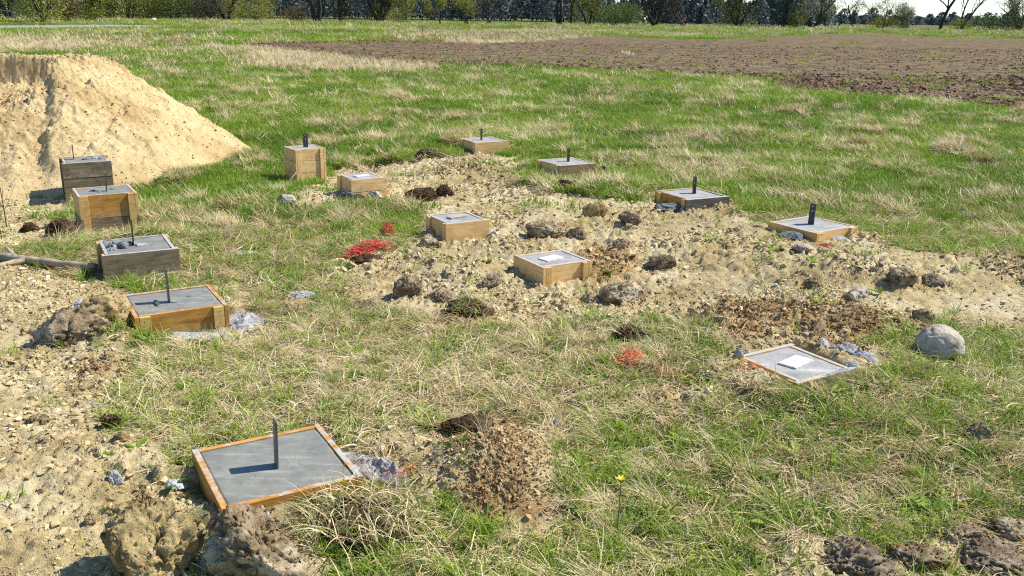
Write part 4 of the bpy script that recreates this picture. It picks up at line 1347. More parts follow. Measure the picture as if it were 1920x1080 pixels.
P_GREEN = proto_collection("green_clump", [clump(100 + i, 19, 0.055, 0.095, 0.85, 0.0040, M['green']) for i in range(7)])
P_LONG = proto_collection("long_green_clump", [clump(140 + i, 12, 0.03, 0.15, 0.60, 0.0044, M['green'], seg=5) for i in range(5)])
P_STRAW = proto_collection("straw_mat", [clump(200 + i, 16, 0.09, 0.16, 1.42, 0.0040, M['straw'], seg=5) for i in range(7)])
P_TUFT = proto_collection("straw_tuft", [clump(300 + i, 34, 0.05, 0.26, 0.75, 0.0034, M['straw'], 0.0, 5) for i in range(6)])
P_HUMMOCK = proto_collection("dry_hummock", [clump(340 + i, 170, 0.13, 0.36, 0.85, 0.0062, M['straw'], 0.0, 5) for i in range(6)])
P_GHUMMOCK = proto_collection("green_hummock", [clump(360 + i, 130, 0.14, 0.20, 0.60, 0.0065, M['green'], None, 4) for i in range(5)])
def weed_mesh(seed):
    rs_ = random.Random(seed); V, Fq, bl = [], [], []
    for k in range(rs_.randint(5, 8)):
        az = rs_.uniform(0, 6.28); L = rs_.uniform(0.045, 0.085); w = L * 0.16; lift = rs_.uniform(0.15, 0.7)
        o0 = len(V); b_ = rs_.random()
        for t in (0, 0.3, 0.6, 0.85, 1.0):
            q = L * t; zz = lift * q - 6.0 * q * q * lift + 0.004
            ww = w * math.sin(math.pi * min(0.98, 0.08 + 0.9 * t)) ** 0.8
            cx, cy = q * math.cos(az), q * math.sin(az)
            V += [(cx - ww * math.sin(az), cy + ww * math.cos(az), zz + 0.3 * ww), (cx, cy, zz), (cx + ww * math.sin(az), cy - ww * math.cos(az), zz + 0.3 * ww)]
            bl += [b_] * 3
        for t in range(4):
            a0 = o0 + 3 * t
            Fq += [(a0, a0 + 1, a0 + 4, a0 + 3), (a0 + 1, a0 + 2, a0 + 5, a0 + 4)]
    return mesh_np("weed", V, Fq, M['green'], True, {'bl': bl})
P_WEED = proto_collection("weed", [weed_mesh(800 + i) for i in range(5)])
P_GMEADOW = proto_collection("meadow_clump", [clump(400 + i, 60, 0.17, 0.12, 0.55, 0.0085, M['green'], seg=3) for i in range(7)])
P_SMEADOW = proto_collection("dry_meadow_clump", [clump(500 + i, 46, 0.15, 0.24, 1.0, 0.0075, M['straw'], 0.0, 4) for i in range(7)])
P_GFAR = proto_collection("far_clump", [clump(600 + i, 70, 0.55, 0.22, 0.5, 0.035, M['green'], seg=2) for i in range(5)])
P_SFAR = proto_collection("far_dry_clump", [clump(700 + i, 60, 0.5, 0.42, 0.5, 0.028, M['straw'], seg=3) for i in range(5)])

HALF = 960 / F_PX
def cloud(y0, y1, per_m2, margin=0.8):
    w0, w1 = y0 * HALF * 1.22 + margin, y1 * HALF * 1.22 + margin
    n = int((w0 + w1) * (y1 - y0) * per_m2)
    yy = rng.uniform(y0, y1, int(n * 1.6))
    xx = rng.uniform(-w1, w1, len(yy))
    k = np.abs(xx) < yy * HALF * 1.22 + margin
    return xx[k], yy[k]

SODS = np.array([(b[0], b[1], b[3]) for b in BOXES.values()])
def free(xx, yy, extra=0.085):
    ok = np.ones(xx.shape, bool)
    for bx, by, yaw, s in BOXES.values():
        c, sn = math.cos(yaw), math.sin(yaw)
        u = (xx - bx) * c + (yy - by) * sn; v = -(xx - bx) * sn + (yy - by) * c
        ok &= np.maximum(np.abs(u), np.abs(v)) > s / 2 + extra
    for x0, y0, rx, ry, ang in SPILLS:
        c, sn = math.cos(ang), math.sin(ang)
        u = (xx - x0) * c + (yy - y0) * sn; v = -(xx - x0) * sn + (yy - y0) * c
        ok &= (u / (rx + 0.02)) ** 2 + (v / (ry + 0.02)) ** 2 > 1
    ok &= np.hypot(xx - PC[0], yy - PC[1]) > 3.02
    return ok

def grass_layers():
    layers = {'weed': [], 'hummock': [], 'ghummock': [], 'green': [], 'long': [], 'straw': [], 'tuft': [], 'gm': [], 'sm': [], 'gf': [], 'sf': []}
    def put(key, xx, yy, lo, hi, tint, tilt=0.15, flat=1.0, face=None):
        n = len(xx)
        if not n:
            return
        zz = ground_h(xx, yy)
        s = rng.uniform(lo, hi, n)
        az = rng.uniform(0, 2 * math.pi, n) if face is None else rng.normal(face, 0.9, n)
        rot = np.stack([rng.normal(0, tilt, n), rng.normal(0, tilt, n), az], 1)
        layers[key].append((np.stack([xx, yy, zz - 0.004], 1), rot, np.stack([s, s, s * flat * rng.uniform(0.8, 1.2, n)], 1), tint))
    for (y0, y1, dens, grow) in ((1.2, 3.4, 720, 0.85), (3.4, 5.5, 540, 0.95), (5.5, 9, 340, 1.1), (9, 17, 0, 1.0)):
        if dens == 0:
            continue
        xx, yy = cloud(y0, y1, dens)
        s, o, f = masks(xx, yy)
        d = dryness(xx, yy)
        u = rng.random(len(xx))
        keep = (rng.random(len(xx)) > s * 0.985) & free(xx, yy)
        xx, yy, d, u, s = xx[keep], yy[keep], d[keep], u[keep], s[keep]
        tone = np.clip(0.45 + 0.45 * fbm2(xx * 0.9, yy * 0.9, 3, 131) + rng.normal(0, 0.16, len(xx)), 0, 1)
        isdry = u < 0.30 + 0.60 * d
        g = ~isdry
        put('green', xx[g], yy[g], 0.6 * grow, 1.25 * grow, tone[g])
        lg_ = g & (rng.random(len(xx)) < 0.16)
        put('long', xx[lg_], yy[lg_], 0.6, 1.15, tone[lg_] * 0.8)
        put('straw', xx[isdry], yy[isdry], 0.6 * grow, 1.25 * grow, np.clip(tone[isdry] + 0.1, 0, 1), 0.12)
        tf = isdry & (rng.random(len(xx)) < 0.10)
        put('tuft', xx[tf], yy[tf], 0.4, 0.85, np.clip(tone[tf] + 0.1, 0, 1), 0.2, 0.75, R(200))
    xx, yy = cloud(1.3, 8, 14)
    s, o, f = masks(xx, yy)
    keep = (rng.random(len(xx)) > np.clip(s * 1.2, 0, 0.97)) & free(xx, yy)
    xx, yy = xx[keep], yy[keep]
    put('weed', xx, yy, 0.6, 1.3, np.clip(rng.normal(0.3, 0.2, len(xx)), 0, 1), 0.1)
    # meadow behind
    for (y0, y1, dens, grow) in ((8.5, 13, 210, 0.8), (13, 20, 110, 1.0), (20, 34, 34, 1.35)):
        xx, yy = cloud(y0, y1, dens, 1.5)
        s, o, f = masks(xx, yy)
        d = dryness(xx, yy)
        keep = (rng.random(len(xx)) > np.maximum(s, f) * 0.99) & free(xx, yy)
        xx, yy, d = xx[keep], yy[keep], d[keep]
        tus = sstep(0.20, 0.36, fbm2(xx * 1.35, yy * 1.35, 3, 141))
        isdry = rng.random(len(xx)) < 0.02 + 0.30 * d + 0.50 * tus
        g = ~isdry
        tone = np.clip(0.40 + 0.5 * fbm2(xx * 0.6, yy * 0.6, 3, 151) + rng.normal(0, 0.12, len(xx)), 0, 1)
        put('gm', xx[g], yy[g], 0.7 * grow, 1.2 * grow, tone[g])
        put('sm', xx[isdry], yy[isdry], 0.5 * grow, 1.15 * grow, np.clip(tone[isdry] + 0.15, 0, 1), 0.2, 0.8, R(140))
    for (y0, y1, dens, grow) in ((30, 60, 5.0, 0.9), (60, 150, 1.1, 1.5), (150, 260, 0.25, 2.6)):
        xx, yy = cloud(y0, y1, dens, 3)
        s, o, f = masks(xx, yy)
        d = dryness(xx, yy)
        keep = (rng.random(len(xx)) > f * 0.995) & (sdist(xx, yy, POND_P) < -0.5)
        xx, yy, d = xx[keep], yy[keep], d[keep]
        isdry = rng.random(len(xx)) < 0.06 + 0.75 * np.clip(d - 0.18, 0, 1)
        g = ~isdry
        tone = np.clip(0.5 + 0.5 * fbm2(xx * 0.1, yy * 0.1, 3, 161) + rng.normal(0, 0.08, len(xx)), 0, 1)
        put('gf', xx[g], yy[g], 0.6 * grow, 1.1 * grow, tone[g], 0.1, 0.8)
        put('sf', xx[isdry], yy[isdry], 0.6 * grow, 1.1 * grow, np.clip(tone[isdry] + 0.1, 0, 1), 0.15, 0.8)
    # hummocks of bent dry grass and darker green tufts in the meadow
    for (y0, y1, dens, grow) in ((7.5, 13, 2.2, 0.8), (13, 21, 1.2, 1.0), (21, 36, 0.4, 1.4)):
        for key, mul in (('hummock', 1.0), ('ghummock', 1.3)):
            xx, yy = cloud(y0, y1, dens * mul, 1.5)
            s, o, f = masks(xx, yy)
            d = dryness(xx, yy)
            keep = (np.maximum(s, f) < 0.05) & free(xx, yy, 0.25) & (rng.random(len(xx)) < (0.55 + 0.5 * d if key == 'hummock' else 1.0 - 0.6 * d))
            xx, yy = xx[keep], yy[keep]
            put(key, xx, yy, 0.45 * grow, 1.05 * grow, np.clip(rng.normal(0.62 if key == 'hummock' else 0.22, 0.16, len(xx)), 0, 1), 0.15, 0.85, R(150) if key == 'hummock' else None)
    # tall dry grass along the near left edge of the field
    for (pts, n, lo, hi) in (([(470, 100), (560, 104), (700, 122), (800, 128), (780, 142), (640, 138), (500, 130)], 900, 0.9, 1.6),
                             ([(800, 76), (900, 70), (1040, 72), (1120, 68), (1000, 80), (860, 82)], 300, 1.2, 2.0),
                             ([(-60, 74), (120, 78), (300, 78), (200, 92), (-60, 104)], 500, 1.0, 1.8)):
        P = poly(pts)
        lo_, hi_ = P.min(0), P.max(0)
        xx = rng.uniform(lo_[0], hi_[0], n * 4); yy = rng.uniform(lo_[1], hi_[1], n * 4)
        k = sdist(xx, yy, P) + rng.normal(0, 0.4, n * 4) > 0
        xx, yy = xx[k][:n], yy[k][:n]
        put('sm', xx, yy, lo, hi, np.clip(rng.normal(0.75, 0.15, len(xx)), 0, 1), 0.2, 1.5, R(150))
    return layers

LAY = grass_layers()
for key, nm, pr in (('weed', 'broad_leaf_weeds', P_WEED), ('hummock', 'dry_grass_hummocks', P_HUMMOCK), ('ghummock', 'green_grass_hummocks', P_GHUMMOCK), ('green', 'green_grass', P_GREEN), ('long', 'long_grass', P_LONG), ('straw', 'dry_grass_thatch', P_STRAW), ('tuft', 'dry_grass_tufts', P_TUFT),
                    ('gm', 'meadow_grass', P_GMEADOW), ('sm', 'dry_meadow_grass', P_SMEADOW), ('gf', 'far_meadow_grass', P_GFAR), ('sf', 'far_dry_grass', P_SFAR)):
    L = LAY[key]
    pts, rot, scl, tint = (np.concatenate([l[i] for l in L]) for i in range(4))
    scatter(nm, pts, rot, scl, tint, pr)
    print(nm, len(pts))

# crumbs of soil
def crumb_mesh(name, mat_, seed):
    """an angular bit: the hull of a few random points"""
    r_ = random.Random(seed)
    bm = bmesh.new()
    sx_, sy_, sz_ = 1.0, r_.uniform(0.55, 0.95), r_.uniform(0.40, 0.75)
    for _ in range(11):
        v = Vector((r_.gauss(0, 1), r_.gauss(0, 1), r_.gauss(0, 1))).normalized() * r_.uniform(0.36, 0.56)
        bm.verts.new((v.x * sx_, v.y * sy_, v.z * sz_ + 0.3 * sz_))
    res = bmesh.ops.convex_hull(bm, input=list(bm.verts))
    loose = [v for v in bm.verts if not v.link_faces]
    bmesh.ops.delete(bm, geom=loose, context='VERTS')
    bmesh.ops.recalc_face_normals(bm, faces=bm.faces)
    me_ = bpy.data.meshes.new(name)
    bm.to_mesh(me_); bm.free()
    me_.materials.append(mat_)
    return me_
P_CRUMB = proto_collection("soil_crumb", [crumb_mesh("crumb", M['crumb'], 40 + i) for i in range(14)])
P_FCLOD = proto_collection("plough_clod", [crumb_mesh("fclod", M['fieldclod'], 90 + i) for i in range(10)])
def crumbs():
    out = []
    for (y0, y1, dens, lo, hi, pw) in ((1.2, 3.6, 11000, 0.005, 0.050, 2.6), (3.6, 6.5, 5200, 0.009, 0.070, 2.6), (6.5, 14, 2000, 0.015, 0.10, 2.6)):
        xx, yy = cloud(y0, y1, dens)
        s, o, f = masks(xx, yy)
        cl = sstep(-0.25, 0.3, fbm2(xx * 1.6, yy * 1.6, 3, 171) + 0.4 * o)
        keep = (rng.random(len(xx)) < (s ** 2) * (0.10 + 0.90 * cl) + 0.02) & free(xx, yy, 0.01)
        xx, yy, o = xx[keep], yy[keep], o[keep]
        n = len(xx)
        u = rng.random(n)
        size = lo * (1 - u * (1 - (lo / hi) ** (pw - 1))) ** (-1 / (pw - 1))
        zz = ground_h(xx, yy) - size * 0.2
        rot = np.stack([rng.normal(0, 0.4, n), rng.normal(0, 0.4, n), rng.uniform(0, 6.28, n)], 1)
        tone = np.clip(0.38 + 0.3 * fbm2(xx * 2, yy * 2, 2, 181) + rng.normal(0, 0.20, n), 0, 1)
        out.append((np.stack([xx, yy, zz], 1), rot, np.repeat(size[:, None], 3, 1), tone, np.clip(o + rng.normal(0, 0.15, n) - 0.1, 0, 1)))
    for hx_, hy_, rx, ry, n, oo in ((930, 890, 0.27, 0.24, 2600, 0.5), (910, 940, 0.16, 0.10, 1200, 0.85), (1480, 592, 0.5, 0.22, 2200, 0.6), (1650, 625, 0.35, 0.2, 1400, 0.6), (210, 690, 0.3, 0.15, 1200, 0.5), (285, 450, 0.3, 0.16, 900, 0.9), (1110, 505, 0.25, 0.25, 900, 0.55)):
        x0, y0 = spot(hx_, hy_)              # heaps of loose crumbs
        xx = x0 + rng.normal(0, 0.55, n) * rx; yy = y0 + rng.normal(0, 0.55, n) * ry
        k = free(xx, yy, 0.005)
        xx, yy = xx[k], yy[k]; n = len(xx)
        lo = 0.006 * max(1, y0 / 4)
        size = lo * (1 - rng.random(n) * (1 - (1 / 6.0) ** 1.5)) ** (-1 / 1.5)
        zz = ground_h(xx, yy) - size * 0.1 + rng.random(n) * size * 0.4
        out.append((np.stack([xx, yy, zz], 1), rng.uniform(-3, 3, (n, 3)), np.repeat(size[:, None], 3, 1), np.clip(rng.normal(0.42, 0.25, n), 0, 1), np.clip(rng.normal(oo, 0.25, n), 0, 1)))
    for vs, n, tn, oo in COAT:           # crumbs sticking to the clods
        q = vs[rng.integers(0, len(vs), n)]
        size = 0.005 * (1 - rng.random(n) * (1 - (0.005 / 0.030) ** 1.7)) ** (-1 / 1.7)
        out.append((q - np.array([0, 0, 0.001]), rng.uniform(-3, 3, (n, 3)), np.repeat(size[:, None], 3, 1), np.clip(rng.normal(tn, 0.15, n), 0, 1), np.clip(rng.normal(oo, 0.15, n), 0, 1)))
    for cx, cy, w, d, oo in CLODS:       # bits that have fallen off the clods
        if cy > 14 or w < 0.05:
            continue
        n = int(60 + 500 * w)
        a_ = rng.uniform(0, 6.28, n); q = 0.42 + np.abs(rng.normal(0, 0.22, n))
        xx = cx + q * w * np.cos(a_); yy = cy + q * d * np.sin(a_)
        k = free(xx, yy, 0.005)
        xx, yy = xx[k], yy[k]; n = len(xx)
        size = rng.uniform(0.03, 0.11, n) ** 1.0 * min(w, 0.25) * rng.uniform(0.5, 1.2, n)
        zz = ground_h(xx, yy) - size * 0.1
        rot = np.stack([rng.normal(0, 0.5, n), rng.normal(0, 0.5, n), rng.uniform(0, 6.28, n)], 1)
        out.append((np.stack([xx, yy, zz], 1), rot, np.repeat(size[:, None], 3, 1), np.clip(rng.normal(0.35, 0.2, n), 0, 1), np.clip(rng.normal(0.5, 0.3, n) * oo, 0, 1)))
    return [np.concatenate([q[i] for q in out]) for i in range(5)]
pts, rot, scl, tint, dry_ = crumbs()
print('crumbs', len(pts))
scatter("soil_crumbs", pts, rot, scl, tint, P_CRUMB, dry_)

# crumbs on the sand heap
n = 16000
a = rng.uniform(0, 2 * math.pi, n); r = 3.2 * np.sqrt(rng.random(n))
xx, yy = PC[0] + r * np.cos(a), PC[1] + r * np.sin(a)
zz = pile_h(xx, yy) - 0.45
u = rng.random(n)
size = 0.010 * (1 - u * (1 - (0.010 / 0.07) ** 2.2)) ** (-1 / 2.2)
scatter("sand_crumbs", np.stack([xx, yy, zz], 1), np.stack([rng.normal(0, 0.4, n), rng.normal(0, 0.4, n), rng.uniform(0, 6.28, n)], 1),
        np.repeat(size[:, None], 3, 1), np.clip(rng.normal(0.45, 0.1, n), 0, 1), P_CRUMB)

# clods of the ploughed field
def plough():
    out = []
    for (y0, y1, dens, lo, hi) in ((12, 22, 240, 0.04, 0.36), (22, 36, 80, 0.06, 0.36), (36, 75, 12, 0.10, 0.34)):
        xx, yy = cloud(y0, y1, dens, 2)
        s, o, f = masks(xx, yy)
        sd = sdist(xx, yy, FIELD_P)
        edge = np.exp(-np.clip(sd, 0, 99) / 2.0)
        keep = rng.random(len(xx)) < f * (0.25 + 0.75 * edge)
        xx, yy, edge = xx[keep], yy[keep], edge[keep]
        n = len(xx); u = rng.random(n)
        size = lo * (1 - u * (1 - (lo / hi) ** 1.6)) ** (-1 / 1.6) * (0.6 + 0.6 * edge)
        zz = ground_h(xx, yy) - size * 0.1
        out.append((np.stack([xx, yy, zz], 1), np.stack([rng.normal(0, 0.3, n), rng.normal(0, 0.3, n), rng.uniform(0, 6.28, n)], 1), np.repeat(size[:, None], 3, 1), np.clip(rng.normal(0.45, 0.22, n) + 0.15 * edge, 0, 1)))
    return [np.concatenate([q[i] for q in out]) for i in range(4)]
pts, rot, scl, tint = plough()
print('plough', len(pts))
scatter("plough_clods", pts, rot, scl, tint, P_FCLOD)

# ------------------------------------------------------------------ trees beyond the meadow
def leaf_quads(centres, size, rs_np, jit=0.35):
    n = len(centres)
    a = rs_np.normal(size=(n, 3)); a /= np.linalg.norm(a, axis=1)[:, None]
    b = rs_np.normal(size=(n, 3)); b -= (a * b).sum(1)[:, None] * a; b /= np.linalg.norm(b, axis=1)[:, None]
    s = size * rs_np.uniform(0.6, 1.3, n)[:, None]
    c = np.asarray(centres)
    V = np.stack([c - a * s * 0.5, c + b * s * 0.28, c + a * s * 0.5, c - b * s * 0.28], 1).reshape(-1, 3)
    return V, np.arange(4 * n).reshape(n, 4), np.repeat(rs_np.random(n), 4)

def far_spot(px, py_, most=235.0):
    """where a tree stands, never beyond the wood's edge"""
    x0, y0 = at(px, py_, -0.3)
    if y0 < 0 or y0 > most:
        xa, ya = at(px, 120, -0.3)
        x0, y0 = xa / ya * most, most
    return x0, y0

def tree(px, py_, height, trunks, lean, spread, leaf, nleaf, lsize, label, name="willow_tree", bark='bark', first=0.25, group="trees along the far edge of the meadow", seed=1, thick=0.02, dist=None, low=0.3, depth_lv=3):
    if dist is None:
        x0, y0 = far_spot(px, py_)
    else:
        x_, y_ = at(px, py_ if py_ > 48 else 48, -0.3)
        sc_ = dist / y_
        x0, y0 = x_ * sc_, dist
    height *= 1.75; lsize *= 1.35; thick *= 1.3
    rs_ = random.Random(seed); rn = np.random.default_rng(seed)
    root = empty(name, (x0, y0, -0.35), 0, label, "tree", group)
    mb_ = MB(); tips = []
    def grow(p, d, L, r, lv):
        m = 5
        Q = [p.copy()]; dd = d.copy()
        for k in range(m):
            dd = dd + np.array([rs_.gauss(0, 0.13), rs_.gauss(0, 0.13), rs_.gauss(0.05, 0.08)])
            dd /= np.linalg.norm(dd)
            Q.append(Q[-1] + dd * L / m)
        rad = [r * (1 - 0.5 * k / m) for k in range(m + 1)]
        mb_.add(*tube(Q, rad, 6 if lv == 0 else 4, False))
        if lv >= depth_lv - 1:
            for k in range(1, m + 1):
                tips.append(Q[k])
        if lv < depth_lv:
            nb = rs_.randint(3, 5) if lv else rs_.randint(4, 6)
            for _ in range(nb):
                t = rs_.uniform(first if lv == 0 else 0.25, 1.0)
                q = Q[min(m, int(t * m) + 0)] + (Q[min(m, int(t * m) + 1)] - Q[min(m, int(t * m))]) * (t * m % 1)
                az = rs_.uniform(0, 6.28)
                sd = np.array([math.cos(az), math.sin(az), rs_.uniform(0.0, 0.7)])
                nd = dd * (1 - spread) + sd * spread
                nd /= np.linalg.norm(nd)
                grow(q, nd, L * rs_.uniform(0.45, 0.68), r * (1 - 0.45 * t) * 0.55, lv + 1)
    for k in range(trunks):
        az = rs_.uniform(0, 6.28)
        l = lean if trunks > 1 else lean * 0.6
        d = np.array([math.cos(az + k * 2.4) * l, math.sin(az + k * 2.4) * l, 1.0]); d /= np.linalg.norm(d)
        p = np.array([rs_.gauss(0, 0.25) * (trunks > 1), rs_.gauss(0, 0.25) * (trunks > 1), 0.0])
        grow(p, d, height * 0.62, height * thick * rs_.uniform(0.75, 1.1), 0)
    link("trunk", mb_.mesh("trunk", M[bark]), root)
    T_ = np.array(tips)
    if low > 0:
        extra = T_[rn.integers(0, len(T_), int(len(T_) * 0.35))].copy()
        extra[:, :2] *= rn.uniform(0.5, 1.0, (len(extra), 1))
        extra[:, 2] = rn.uniform(0.06, 0.3 + low, len(extra)) * height * 0.6
        T_ = np.concatenate([T_, extra])
    nleaf = int(nleaf * (2.2 if leaf != 'leaf_twig' else 1.5))
    c = T_[rn.integers(0, len(T_), nleaf)] + rn.normal(0, 1, (nleaf, 3)) * lsize * 1.6
    V, Fq, bl = leaf_quads(c, lsize, rn)
    link("crown", mesh_np("crown", V, Fq, M[leaf], False, {'bl': bl}), root)
    return root

def bush(px, py_, w, h, leaf, n, lsize, label, seed, dist=None, name="bush", group="bushes along the far edge of the meadow"):
    if dist is None:
        x0, y0 = far_spot(px, py_)
    else:
        x_, y_ = at(px, 60, -0.3); x0, y0 = x_ * dist / y_, dist
    w *= 1.45; h *= 1.5; lsize *= 1.3; n = int(n * 1.5)
    rs_ = random.Random(seed); rn = np.random.default_rng(seed)
    root = empty(name, (x0, y0, -0.35), 0, label, "bush", group)
    mb_ = MB()
    for _ in range(14):
        a = rs_.uniform(0, 6.28); l = rs_.uniform(0.2, 0.9)
        Q = [np.array([0.2 * w * math.cos(a) * 0.3, 0.2 * w * math.sin(a) * 0.3, 0.0]) + np.array([math.cos(a) * w * 0.42 * l * t, math.sin(a) * w * 0.42 * l * t, h * 0.85 * (t ** 0.8)]) for t in (0, 0.35, 0.7, 1)]
        mb_.add(*tube(Q, [0.05, 0.035, 0.022, 0.01], 4))
    link("stems", mb_.mesh("stems", M['bark']), root)
    d = rn.normal(size=(n, 3)); d /= np.linalg.norm(d, axis=1)[:, None]
    rr_ = rn.random(n) ** 0.45
    lump = 1 + 0.35 * fbm3(d * 2.2 + seed, 3, seed)
    c = d * (rr_ * lump)[:, None] * np.array([w / 2, w / 2, h / 2]) + np.array([0, 0, h * 0.48])
    c[:, 2] = np.abs(c[:, 2])
    V, Fq, bl = leaf_quads(c, lsize, rn)
    link("foliage", mesh_np("foliage", V, Fq, M[leaf], False, {'bl': bl}), root)

tree(82, 44, 8, 4, 0.55, 0.6, 'leaf_yellow', 5200, 0.26, "many stemmed dark willow with yellow green leaves above the pond at far left", seed=21, low=0.5)
tree(172, 42, 7, 2, 0.6, 0.6, 'leaf_yellow', 4200, 0.24, "V shaped willow with dark stems on the pond bank", seed=22, low=0.4)
tree(430, 38, 8.5, 2, 0.7, 0.65, 'leaf_yellow', 2600, 0.24, "big dark willow leaning right, at the end of the yellow green thicket", seed=23, thick=0.035, low=0.25)
tree(250, 30, 9, 3, 0.5, 0.6, 'leaf_rust', 2200, 0.26, "thin brownish trees behind the yellow green thicket", seed=24, low=0.5)
tree(20, 40, 9, 3, 0.5, 0.6, 'leaf_green', 4200, 0.28, "leafy tree at the far left edge", seed=25, low=0.6)
bush(335, 38, 9, 5.0, 'leaf_green', 5200, 0.28, "large green rounded bush left of the leaning willow", 31)
bush(215, 34, 7, 5.0, 'leaf_yellow', 3600, 0.26, "yellow green bush behind the V shaped willow", 32)
bush(130, 40, 7, 3.4, 'leaf_rust', 3000, 0.24, "dark brown scrub between the two pond willows", 33)
bush(285, 30, 9, 6, 'leaf_yellow', 3600, 0.30, "tall yellow green bush behind the white stone", 34)
bush(400, 32, 8, 4.5, 'leaf_twig', 3000, 0.26, "brown leafless scrub behind the leaning willow", 35)
tree(596, 43, 9, 2, 0.22, 0.5, 'leaf_twig', 500, 0.22, "dark leafless tree with two close trunks alone in the meadow", name="bare_tree", seed=26, thick=0.032, first=0.5, low=0)
tree(640, 37, 7, 5, 0.15, 0.4, 'leaf_rust', 1400, 0.24, "group of thin olive brown saplings right of the two trunk tree", name="sapling_clump", seed=27, thick=0.010, low=0.3)
tree(712, 42, 9, 6, 0.75, 0.65, 'leaf_yellow', 3800, 0.24, "broad many stemmed dark willow with yellow green crown, left of ploughed field's shrub", seed=28, thick=0.026, low=0.2)
tree(768, 45, 5.5, 2, 0.4, 0.6, 'leaf_yellow', 1800, 0.22, "slim yellow green willow just right of the broad many stemmed willow", seed=29, low=0.3)
tree(827, 47, 4.6, 1, 0.3, 0.6, 'leaf_yellow', 1300, 0.20, "small round yellow green tree on a single stem", name="small_tree", seed=41, low=0, thick=0.02)
tree(873, 47, 5, 2, 0.7, 0.6, 'leaf_yellow', 1100, 0.20, "small yellow tree with two leaning stems", name="small_tree", seed=42, low=0)
tree(916, 45, 5.5, 2, 0.6, 0.5, 'leaf_twig', 500, 0.20, "leaning leafless tree before the dark wood", name="bare_tree", seed=43, low=0)
bush(555, 37, 5, 2.6, 'leaf_rust', 900, 0.24, "reddish brown bush left of the two trunk tree", 36)
bush(488, 28, 5, 3.0, 'leaf_yellow', 1200, 0.24, "small yellow green bush before the dark wood", 37)
tree(1047, 47, 11, 2, 0.06, 0.4, 'leaf_twig', 260, 0.22, "pair of straight dark trunks", name="bare_tree", seed=44, thick=0.020, first=0.6, low=0)
tree(1068, 47, 11, 1, 0.04, 0.4, 'leaf_twig', 200, 0.22, "single straight dark trunk right of the dark pair", name="bare_tree", seed=45, thick=0.018, first=0.6, low=0)
tree(1103, 48, 6.5, 3, 0.35, 0.55, 'leaf_yellow', 2400, 0.22, "yellowish willow beside the big low bush", seed=46, low=0.35)
bush(1160, 50, 9.5, 4.2, 'leaf_green', 5200, 0.22, "big low rounded olive green bush at the middle of the far meadow", 38)
tree(1225, 49, 9, 6, 0.6, 0.6, 'leaf_twig', 1500, 0.20, "broad leafless tree of many dark stems right of the big bush", name="bare_tree", seed=47, thick=0.022, low=0.15)
tree(1278, 48, 7, 4, 0.9, 0.6, 'leaf_twig', 900, 0.20, "leafless tree with stems leaning hard to the right", name="bare_tree", seed=48, thick=0.018, low=0.1)
tree(1375, 50, 8, 3, 0.25, 0.55, 'leaf_yellow', 3200, 0.24, "olive yellow tree with a straight dark trunk", seed=49, low=0.35)
tree(1518, 43, 7, 4, 0.7, 0.6, 'leaf_pale', 1800, 0.22, "pale budding willow with a fan of dark limbs against the sky", seed=50, low=0, thick=0.024)
tree(1590, 52, 6, 1, 0.3, 0.5, 'leaf_twig', 450, 0.20, "thin dark tree with bare sideways limbs against the sky", name="bare_tree", seed=51, low=0, thick=0.018)
tree(1645, 52, 4.8, 3, 0.8, 0.6, 'leaf_pale', 900, 0.18, "leaning scrubby willow with pale leaves", seed=52, low=0)
bush(1650, 53, 6, 2.4, 'leaf_yellow', 1700, 0.20, "olive yellow bush under the leaning scrubby willow", 39)
tree(1692, 54, 3.7, 4, 0.45, 0.6, 'leaf_pale', 2200, 0.17, "small pale round tree standing alone near the bushes", name="small_tree", seed=53, low=0.2, bark='bark_light')
tree(1753, 54, 9, 1, 0.05, 0.55, 'leaf_twig', 420, 0.22, "dark straight trunk with high bare limbs, tallest on the right", name="bare_tree", seed=54, first=0.45, low=0, thick=0.024)
bush(1790, 55, 4.5, 2.2, 'leaf_yellow', 1100, 0.18, "low bush right of the tall dark trunk", 40)
tree(1792, 46, 9, 2, 0.3, 0.5, 'leaf_twig', 500, 0.25, "thin bare tree behind the low bush", name="bare_tree", seed=55, low=0, thick=0.012)
tree(1900, 49, 7.5, 4, 0.4, 0.55, 'leaf_pale', 3000, 0.22, "pale green tree at the right edge of the meadow", seed=56, low=0.2, bark='bark_light')
bush(1855, 46, 9, 3.0, 'leaf_green', 1600, 0.3, "green bush left of the pale green tree at right edge", 61)
bush(1485, 47, 3.5, 3.8, 'leaf_yellow', 1200, 0.22, "narrow yellow bush at the left end of the open sky", 62)
tree(1462, 42, 11, 1, 0.05, 0.5, 'needle', 2600, 0.4, "dark green pine beside the narrow yellow bush", name="pine_tree", seed=57, low=0.4)

# fallen trunk and white stone by the pond
fp = empty("fallen_log", (*spot(25, 44), -0.35), 0, "pale fallen trunk arching over the pond bank at far left", "fallen trunk")
mb = MB(); mb.add(*tube(smooth_path([(-4.5, 0, 0.2), (-2.5, 0.3, 1.6), (-0.5, 0, 1.9), (1.5, -0.2, 1.1), (3.0, 0, 0.1)], 4), np.linspace(0.16, 0.08, 17), 6))
link("log", mb.mesh("log", M['log']), fp)
sx_, sy_ = spot(288, 41)
st = link("white_stone", clod_mesh("white_stone", 1.2, 1.0, 0.9, M['stone_white'], 3, 5, 0.5), loc=(sx_, sy_, -0.4))
tag(st, "white pointed stone in the grass before the yellow green thicket", "stone")

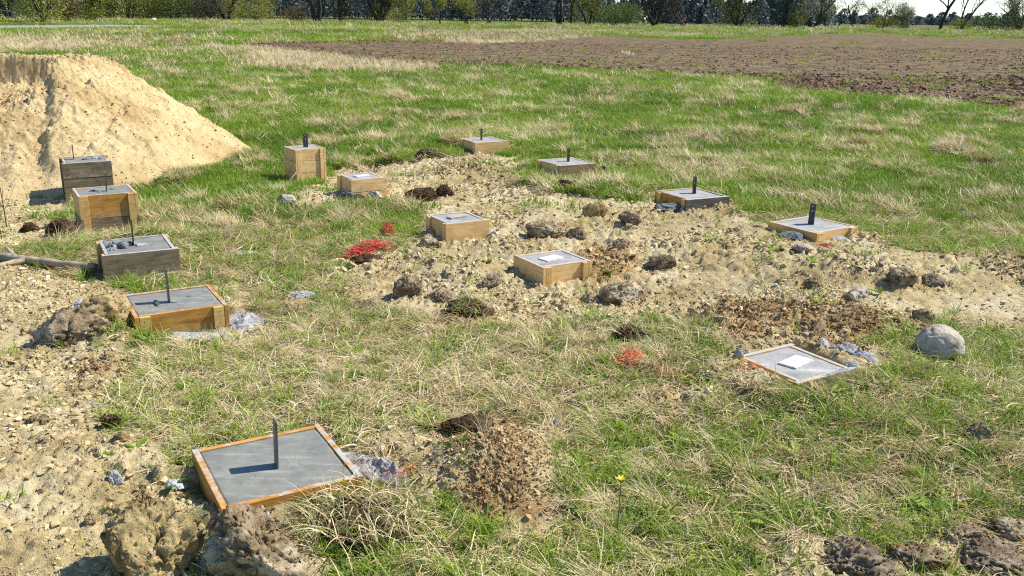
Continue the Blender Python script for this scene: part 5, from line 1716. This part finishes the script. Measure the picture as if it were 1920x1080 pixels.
# dark wood far behind, one mass
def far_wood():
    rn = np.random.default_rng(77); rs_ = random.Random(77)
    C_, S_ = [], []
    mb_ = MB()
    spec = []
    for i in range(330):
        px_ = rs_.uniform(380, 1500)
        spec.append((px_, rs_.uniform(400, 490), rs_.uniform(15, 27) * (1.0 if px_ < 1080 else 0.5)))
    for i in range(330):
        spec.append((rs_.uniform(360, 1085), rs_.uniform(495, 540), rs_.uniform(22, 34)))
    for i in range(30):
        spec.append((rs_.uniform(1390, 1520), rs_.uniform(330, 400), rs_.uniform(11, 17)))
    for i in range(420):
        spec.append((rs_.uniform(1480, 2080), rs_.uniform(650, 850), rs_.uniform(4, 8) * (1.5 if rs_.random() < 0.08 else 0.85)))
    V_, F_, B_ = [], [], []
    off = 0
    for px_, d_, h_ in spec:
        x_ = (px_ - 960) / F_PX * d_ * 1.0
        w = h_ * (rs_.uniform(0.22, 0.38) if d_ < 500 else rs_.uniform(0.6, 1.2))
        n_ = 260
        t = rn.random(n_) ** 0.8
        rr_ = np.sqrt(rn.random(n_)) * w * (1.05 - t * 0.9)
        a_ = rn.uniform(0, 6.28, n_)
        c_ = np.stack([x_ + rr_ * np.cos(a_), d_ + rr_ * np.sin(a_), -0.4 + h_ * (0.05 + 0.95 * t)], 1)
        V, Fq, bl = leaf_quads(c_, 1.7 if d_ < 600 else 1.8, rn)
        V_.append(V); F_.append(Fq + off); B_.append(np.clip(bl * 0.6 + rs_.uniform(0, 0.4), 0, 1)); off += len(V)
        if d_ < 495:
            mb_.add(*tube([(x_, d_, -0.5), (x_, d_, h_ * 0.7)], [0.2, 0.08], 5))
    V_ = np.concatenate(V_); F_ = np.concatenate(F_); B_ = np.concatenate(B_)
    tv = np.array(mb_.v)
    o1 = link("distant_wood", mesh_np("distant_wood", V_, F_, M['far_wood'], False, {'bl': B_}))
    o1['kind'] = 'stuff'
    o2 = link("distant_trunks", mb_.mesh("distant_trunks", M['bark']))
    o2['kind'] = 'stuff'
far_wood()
def thicket():
    rn = np.random.default_rng(78); rs_ = random.Random(78)
    V_, F_, B_ = [], [], []; off = 0
    for i in range(120):
        px_ = rs_.uniform(-140, 520); d_ = rs_.uniform(320, 400)
        h_ = rs_.uniform(7, 15); w = h_ * rs_.uniform(0.25, 0.45); n_ = 300
        x_ = (px_ - 960) / F_PX * d_
        d = rn.normal(size=(n_, 3)); d /= np.linalg.norm(d, axis=1)[:, None]
        c_ = d * (rn.random(n_) ** 0.4)[:, None] * np.array([w, w, h_ * 0.55]) + np.array([x_, d_, h_ * 0.5])
        c_[:, 2] = np.abs(c_[:, 2]) - 0.4
        V, Fq, bl = leaf_quads(c_, 0.75, rn)
        V_.append(V); F_.append(Fq + off); B_.append(np.clip(bl * 0.5 + rs_.uniform(0, 0.5), 0, 1)); off += len(V)
    o = link("distant_thicket", mesh_np("distant_thicket", np.concatenate(V_), np.concatenate(F_), M['leaf_thicket'], False, {'bl': np.concatenate(B_)}))
    o['kind'] = 'stuff'
thicket()
print("objects", len(sc.objects))
